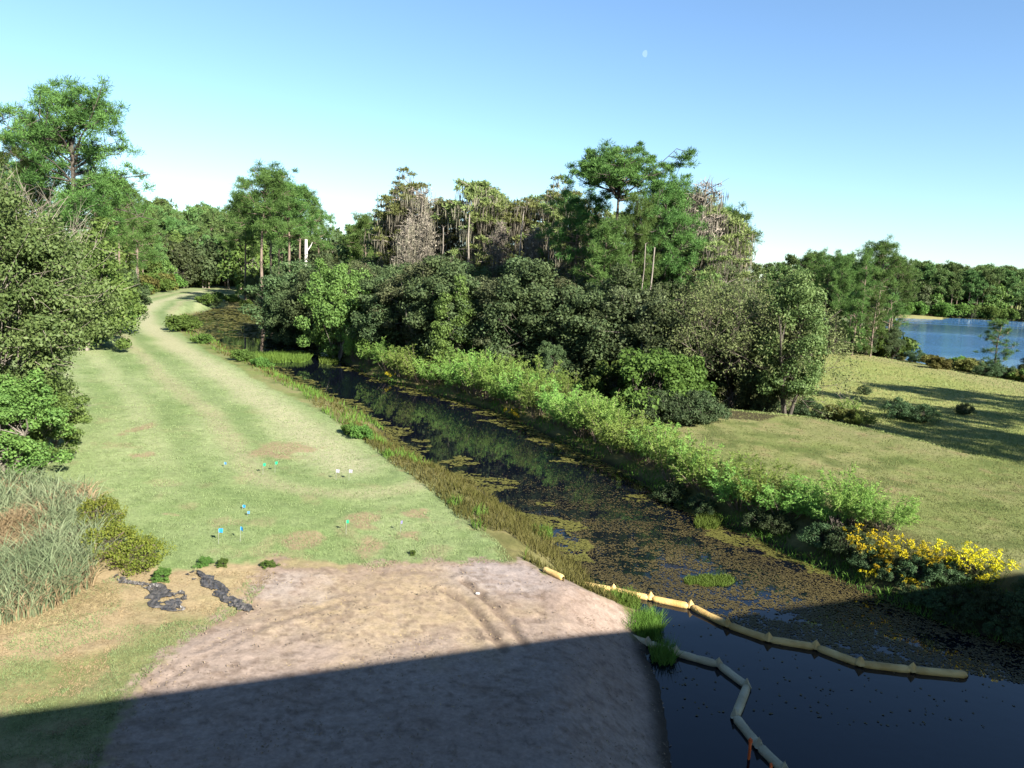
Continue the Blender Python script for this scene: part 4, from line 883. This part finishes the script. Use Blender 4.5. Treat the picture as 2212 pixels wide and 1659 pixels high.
flats('floating_weed', x[kA][:230000], y[kA][:340000], .042, M['algae'], 'brown floating weed spread over the canal beyond the boom')
flats('weed_mat', x[kE][-70000:], y[kE][-70000:], .06, M['mat'], 'olive green weed mats along the canal edges and far pond', 2.4)
# grass islands on the water
def island(px0, px1, py0, py1, n_, h, label):
    u = rng.uniform(-1, 1, n_ * 2); v = rng.uniform(-1, 1, n_ * 2); k = (u * u + v * v + .25 * np.sin(u * 9) < 1); u, v = u[k][:n_], v[k][:n_]
    pts = np.array([G((px0 + px1) / 2 + a * (px1 - px0) / 2, (py0 + py1) / 2 + b_ * (py1 - py0) / 2, -1) for a, b_ in zip(u, v)])
    return blades('water_grass', pts, h, 1.1, .6, M['greenweed'], rng, z=np.full(len(pts), -1.0), label=label, cat='water plants')
island(1478, 1595, 1243, 1268, 2600, .10, 'bright green patch of water plants floating before the boom')
island(545, 680, 766, 784, 3500, .45, 'tall green grass bar growing across the canal bend')
island(690, 735, 772, 788, 900, .4, 'short green grass bar beside the white box')
island(1352, 1432, 1340, 1385, 1500, .42, 'green grass clump at the canal edge between the two booms')
island(1290, 1390, 1280, 1330, 1500, .22, 'low green plants on the muddy edge behind the yellow boom')
island(1405, 1465, 1400, 1440, 500, .35, 'dark grass clump in the shade beside the grey boom')
island(1120, 1200, 1140, 1170, 900, .2, 'green water plants hugging the near bank above the boom')
island(1500, 1560, 1120, 1145, 500, .3, 'sprig of green water plants under the feathery shrubs')

# ------------------------------------------------------------------ floating booms
M['boom'] = simplemat('yellow_boom_fabric', (0.52, 0.33, 0.10), (0.82, 0.60, 0.25), 2.5, .5, .35, (1, 1, 1), 14)
M['boomgrey'] = simplemat('grey_yellow_boom_fabric', (0.40, 0.34, 0.20), (0.62, 0.55, 0.36), 2.5, .55, .35, (1, 1, 1), 14)  # greyer yellow than the long boom's fabric
M['skirt'] = simplemat('dirty_skirt', (0.10, 0.07, 0.03), (0.22, 0.15, 0.06), 6, .8, .3)
def boom(pts, label, mat, rr, onland=0):
    W_ = []
    for i, p in enumerate(pts):
        if i < onland: x, y, z = GH(*p); W_.append((x, y, z + .08))
        else: x, y = G(*p, -.95); W_.append((x, y, -.95))
    W_ = np.array(W_); o = thing('floating_boom', W_[0], label, 'floating boom'); Wl = W_ - W_[0]; rg = np.random.default_rng(len(pts))
    for i in range(len(Wl) - 1):
        a, b_ = Wl[i], Wl[i + 1]; d = b_ - a; L = np.linalg.norm(d); t = np.array([0, .03, .1, .3, .5, .7, .9, .97, 1.0]); sag = np.sin(t * pi) * .012
        P = a + d * (t[:, None] * (1 - .06 / L * 1.2) + .03 / L * 1.2) - np.array([0, 0, 1]) * sag[:, None]
        r = rr * np.array([.45, .8, .97, 1.02, 1, 1.02, .97, .8, .45]) * (1 + rg.normal(size=9) * .03)
        tb = Tubes(); tb.add(P, r, 12)
        s = link('float_section', tb.mesh('float_section', mat), o)
        n_ = unit(np.cross(d, [0, 0, 1.])); tp = a + [0, 0, -rr * .1]; bt = b_ + [0, 0, -rr * .1]
        V = [tp - n_ * .012, bt - n_ * .012, bt + n_ * .012, tp + n_ * .012] + [q + [0, 0, -.35] for q in (tp - n_ * .012, bt - n_ * .012, bt + n_ * .012, tp + n_ * .012)]
        me = bpy.data.meshes.new('skirt'); me.from_pydata([tuple(v) for v in V], [], [(0, 1, 2, 3), (4, 7, 6, 5), (0, 4, 5, 1), (1, 5, 6, 2), (2, 6, 7, 3), (3, 7, 4, 0)]); me.materials.append(M['skirt']); link('skirt', me, o)
        if i:   # pinched fabric peak joining two floats
            D = unit(unit(Wl[i] - Wl[i - 1]) + unit(d)); n2 = unit(np.cross(D, [0, 0, 1.])); c = Wl[i]; up = np.array([0, 0, 1.])
            q = [c - D * .10 + n2 * rr * .75, c - D * .10 + up * rr * .8, c - D * .10 - n2 * rr * .75, c + n2 * rr * 1.0 - up * rr * .2, c + up * rr * 2.1 + n2 * .02, c - n2 * rr * 1.0 - up * rr * .2,
                 c + D * .10 + n2 * rr * .75, c + D * .10 + up * rr * .8, c + D * .10 - n2 * rr * .75, c - up * rr * .9]
            f = [(0, 1, 4, 3), (1, 2, 5, 4), (3, 4, 7, 6), (4, 5, 8, 7), (0, 3, 9), (3, 6, 9), (2, 9, 5), (5, 9, 8)]
            me = bpy.data.meshes.new('joint'); me.from_pydata([tuple(v) for v in q], [], f); me.materials.append(mat); link('joint', me, o)
    return o
boom([(1258, 1262), (1325, 1275), (1405, 1292), (1492, 1310), (1572, 1350), (1660, 1381), (1762, 1398), (1858, 1434), (1970, 1447), (2092, 1458)], 'long yellow floating boom crossing the canal from sunlight into shade', M['boom'], .098)
boom([(1172, 1234), (1218, 1256)], 'short end piece of yellow boom lying half buried on the bank', M['boom'], .085, 2)
boom([(1352, 1372), (1400, 1390), (1460, 1410), (1553, 1436), (1614, 1482), (1588, 1548), (1640, 1612), (1695, 1665), (1760, 1730)], 'grey yellow boom zigzagging through the shaded water', M['boomgrey'], .092)
M['orange'] = simplemat('orange_paint', (0.75, 0.12, 0.02), (0.85, 0.18, 0.04), 8, .6, .1)
M['white'] = simplemat('white_paint', (0.75, 0.74, 0.70), (0.85, 0.84, 0.82), 4, .6, .1)
M['metal'] = simplemat('grey_wire', (0.35, 0.35, 0.35), (0.5, 0.5, 0.5), 8, .5, .1)
def stake(px, py, top, r, mat, label, name='marker_stake', z=-1.0, tip=None):
    x, y = G(px, py, z); zt = ptat(px, top, y)[2]; tb = Tubes(); h = zt - z
    tb.add([(0, 0, -.3), (.005, 0, h * .5), (0, .01, h * .93), (0, .01, h)], [r, r, r, r * .3], 6); o = thing(name, (x, y, z), label, 'stake')
    link('rod', tb.mesh('stake_rod', M[mat]), o)
    if tip:
        tb = Tubes(); tb.add([(0, 0, h * .8), (0, 0, h * .93)], [r * 1.5, r * 1.5], 6); link('collar', tb.mesh('stake_collar', M[tip]), o)
stake(1617, 1640, 1594, .026, 'orange', 'orange marker stake standing in the water beside the grey boom', tip='orange')
stake(1662, 1690, 1648, .026, 'orange', 'orange marker stake at the bottom edge by the grey boom')
stake(1628, 1136, 1108, .012, 'white', 'thin white stake on the bank under the feathery shrubs', z=-.9)
# small white box at the bend
x, y = G(706, 772, -.9); 
import bmesh
def boxmesh(name, sx, sy, sz, mat, bev=.03):
    bm = bmesh.new(); bmesh.ops.create_cube(bm, size=1); bmesh.ops.scale(bm, vec=(sx, sy, sz), verts=bm.verts); bmesh.ops.translate(bm, vec=(0, 0, sz / 2), verts=bm.verts)
    bmesh.ops.bevel(bm, geom=bm.edges[:], offset=bev, segments=2, affect='EDGES'); me = bpy.data.meshes.new(name); bm.to_mesh(me); bm.free(); me.materials.append(mat); return me
o = thing('white_box', (x, y, -1.0), 'small white box like structure beside the grass bar at the canal bend', 'box', None, .1)
link('body', boxmesh('white_box_body', .95, .6, .42, M['white']), o); lid = link('lid', boxmesh('white_box_lid', 1.02, .68, .07, M['white'], .02), o); lid.location = (0, 0, .425)

# ------------------------------------------------------------------ survey flags
def flagmat(nm, c): return simplemat(nm, tuple(v * .9 for v in c), c, 5, .5, .05)
FM = {'blue': flagmat('blue_flag', (.03, .36, .95)), 'green': flagmat('green_flag', (.01, .48, .22)), 'white': flagmat('white_flag', (.50, .49, .62)), 'pale': flagmat('pale_blue_flag', (.12, .34, .62)), 'purple': flagmat('purple_flag', (.22, .20, .48))}
def flag(px, py, col, label, s=1.0, h=.42, rz=0, tilt=0.0):
    s *= .85; x, y = G(px, py, h * .85); z = hgt(x, y); o = thing('survey_flag', (x, y, z), label, 'flag', 'survey flags on the lawn', rz)
    tb = Tubes(); tb.add([(0, 0, -.05), (.003, 0, h * .5), (.02 * tilt, 0, h)], [.0035] * 3, 5); link('wire', tb.mesh('flag_wire', M['metal']), o)
    n_ = 6; V = []; Fc = []
    for i in range(n_ + 1):
        u = i / n_; wv = .018 * sin(u * 5) * s; V += [(u * .11 * s, wv, h), (u * .11 * s - .01 * u, wv + .008, h - .10 * s - .015 * u), ]
    for i in range(n_): Fc.append((2 * i, 2 * i + 2, 2 * i + 3, 2 * i + 1))
    me = bpy.data.meshes.new('flag_cloth'); me.from_pydata(V, [], Fc); me.materials.append(FM[col]); link('cloth', me, o)
flag(472, 1147, 'blue', 'bright blue survey flag, left one of the near pair on the lawn', 1.2, rz=.5)
flag(519, 1142, 'blue', 'bright blue survey flag, right one of the near pair on the lawn', 1.15, rz=-.4)
flag(524, 1094, 'blue', 'small blue survey flag lying low behind the near pair', .9, .15, .2)
flag(534, 1107, 'pale', 'faded blue survey flag just below the small blue one', .8, .15, .6)
flag(484, 1001, 'pale', 'faint blue flag farthest up the lawn, left', 1.0, .2, .1)
flag(568, 1006, 'green', 'green survey flag, left one of the upper green pair', 1.15, .4, .9)
flag(594, 1003, 'green', 'green survey flag, right one of the upper green pair', 1.1, .4, .9)
flag(726, 1019, 'white', 'white survey flag, left one of the white pair', 1.25, .4, .3)
flag(754, 1019, 'white', 'white survey flag, right one of the white pair', 1.25, .4, .3)
flag(748, 1128, 'green', 'green survey flag at the edge of the bare lawn patches', 1.0, .4, 1.0)
flag(866, 1126, 'purple', 'dark purple survey flag near the bank side of the lawn', .9, .35, 1.2)

# ------------------------------------------------------------------ black plastic sheets
M['plastic'] = simplemat('black_plastic', (0.02, 0.02, 0.022), (0.15, 0.14, 0.13), 9, .45, .5, (1, 1, 1), 9, .5)
def sheet(path, width, seed, label):
    rg = np.random.default_rng(seed); P = np.array([GH(*p) for p in path]); t = np.linspace(0, len(P) - 1, 44); c = np.stack([np.interp(t, np.arange(len(P)), P[:, k]) for k in range(3)], 1)
    wv = np.interp(t, np.arange(len(P)), width); T = unit(np.gradient(c, axis=0)); S = unit(np.cross(T, [0, 0, 1.])); nv = 15; rows = []
    for i in range(44):
        for j in range(nv):
            v = (j / (nv - 1) - .5); edge = wv[i] * (1 + .7 * (vn(np.array([i * .45]), np.array([seed + (j > 7) * 9.]), 3)[0] - .5)); q = c[i] + S[i] * v * edge + T[i] * rg.normal() * .01
            f = fbm(np.array([i * .30 + v * 1.5]), np.array([j * .42 + seed]), 5)[0]; q[2] += 0.015 + .17 * max(0, f - .42) * (1 - (2 * v) ** 4) + .02 * rg.uniform(); rows.append(q)
    V = np.array(rows); o0 = V.mean(0); i = np.arange(43)[:, None] * nv + np.arange(nv - 1)[None, :]; Fc = np.stack([i, i + 1, i + 1 + nv, i + nv], -1).reshape(-1, 4)
    hole = fbm(V[Fc[:, 0], 0] * 5, V[Fc[:, 0], 1] * 5, seed, 2) < .68; Fc = Fc[hole]
    o = link('plastic_sheet', npmesh('plastic_sheet', V - o0, Fc, M['plastic']), None, o0); tag(o, label, 'plastic sheet')
sheet([(412, 1238), (440, 1250), (470, 1275), (500, 1300), (525, 1312), (545, 1322)], [.30, .42, .34, .30, .30, .16], 4, 'crumpled black plastic sheet lying at the corner of bare soil, right one')
sheet([(308, 1268), (335, 1270), (352, 1285), (362, 1305), (380, 1318), (400, 1318)], [.12, .34, .62, .60, .35, .1], 9, 'crumpled black plastic sheet on dry grass, wider left one')
sheet([(250, 1246), (268, 1258), (290, 1262), (320, 1265)], [.12, .2, .14, .06], 14, 'thin torn strip of black plastic leading into the shrubs')
sheet([(375, 1290), (392, 1282), (398, 1298)], [.12, .18, .1], 17, 'small grey plastic scrap beside the wider black sheet')
tb = Tubes(); x, y, z = GH(1032, 1283); o = link('litter', boxmesh('litter', .10, .07, .03, M['white'], .01), None, (x, y, z)); tag(o, 'small white piece of litter on the bare soil', 'litter')
for (px, py, s, lab) in [(901, 1285, .05, 'small dark stone on the straw covered soil'), (975, 1299, .05, 'small dark stone right of the straw patch')]:
    x, y, z = GH(px, py); rk = boxmesh('stone', s, s * .8, s * .6, M['darkbark'], s * .2); tag(link('stone', rk, None, (x, y, z)), lab, 'stone')

# ------------------------------------------------------------------ the train and guideway the photograph is taken from (casts the long shadow)
M['trainpaint'] = simplemat('train_white_paint', (0.75, 0.75, 0.76), (0.8, 0.8, 0.8), 1, .3, .02)
M['glass'] = simplemat('dark_window_glass', (0.02, 0.022, 0.025), (0.03, 0.032, 0.035), 1, .08, .0)
M['concrete'] = simplemat('beam_concrete', (0.34, 0.33, 0.30), (0.44, 0.42, 0.39), 1.5, .9, .2)
ta = math.atan2(.395, 1.0)
def prism(name, prof, L, mat):
    k = len(prof); V = [(-L / 2, a, b_) for a, b_ in prof] + [(L / 2, a, b_) for a, b_ in prof]
    Fc = [tuple(range(k)), tuple(range(2 * k - 1, k - 1, -1))] + [(i, i + k, (i + 1) % k + k, (i + 1) % k) for i in range(k)]
    me = bpy.data.meshes.new(name); me.from_pydata(V, [], Fc); me.materials.append(mat); me.update(); return me
tr = thing('elevated_train', (0, 0, 0), 'white elevated train the view is taken from, behind the viewpoint', 'train', None, ta)
link('body', prism('train_body', [(-.30, 3.8), (-.22, 5.0), (-.22, 6.6), (-2.78, 6.6), (-2.78, 5.0), (-2.7, 3.8)], 120, M['trainpaint']), tr)
link('window_band', prism('train_window_band', [(-.24, 6.605), (-.28, 7.7), (-2.72, 7.7), (-2.76, 6.605)], 120, M['glass']), tr)
link('roof', prism('train_roof', [(-.26, 7.705), (-.32, 8.17), (-.8, 8.47), (-1.5, 8.83), (-2.3, 8.75), (-2.74, 7.705)], 120, M['trainpaint']), tr)
gw = thing('guideway_beam', (0, 0, 0), 'concrete guideway beam carrying the train above the canal', 'beam', None, ta)
link('beam', prism('guideway_beam_mesh', [(-1.1, 2.6), (-1.1, 3.79), (-1.9, 3.79), (-1.9, 2.6)], 160, M['concrete']), gw)
for dx in (-42, -18, 24, 48):
    c = link('pylon', boxmesh('pylon_mesh', .9, .8, 4.5, M['concrete'], .08), gw); c.location = (dx, -1.5, -1.9)

# ------------------------------------------------------------------ daytime moon
dd = ray(1395, 116); dd = dd / np.linalg.norm(dd); D_ = 2500; rm = D_ * 6.6 / F
m, n, l = newmat('moon_light'); em = n.new('ShaderNodeEmission'); em.inputs[0].default_value = (1, .97, .9, 1); em.inputs[1].default_value = .038
tp = n.new('ShaderNodeBsdfTransparent'); ads = n.new('ShaderNodeAddShader'); l.new(em.outputs[0], ads.inputs[0]); l.new(tp.outputs[0], ads.inputs[1])
o_ = n.new('ShaderNodeOutputMaterial'); l.new(ads.outputs[0], o_.inputs[0])
pts = [(cos(a) * rm * (1 if cos(a) > 0 else .45), sin(a) * rm, 0) for a in np.linspace(0, 2 * pi, 33)[:-1]]
me = bpy.data.meshes.new('moon'); me.from_pydata(pts, [], [tuple(range(32))]); me.materials.append(m)
mo = link('moon', me, None, tuple(np.array([0, 0, CAMH]) + dd * D_)); mo.rotation_euler = Vector(dd).to_track_quat('Z', 'Y').to_euler()
tag(mo, 'faint pale half moon in the clear blue sky', 'moon')
print('objects', len(bpy.data.objects))
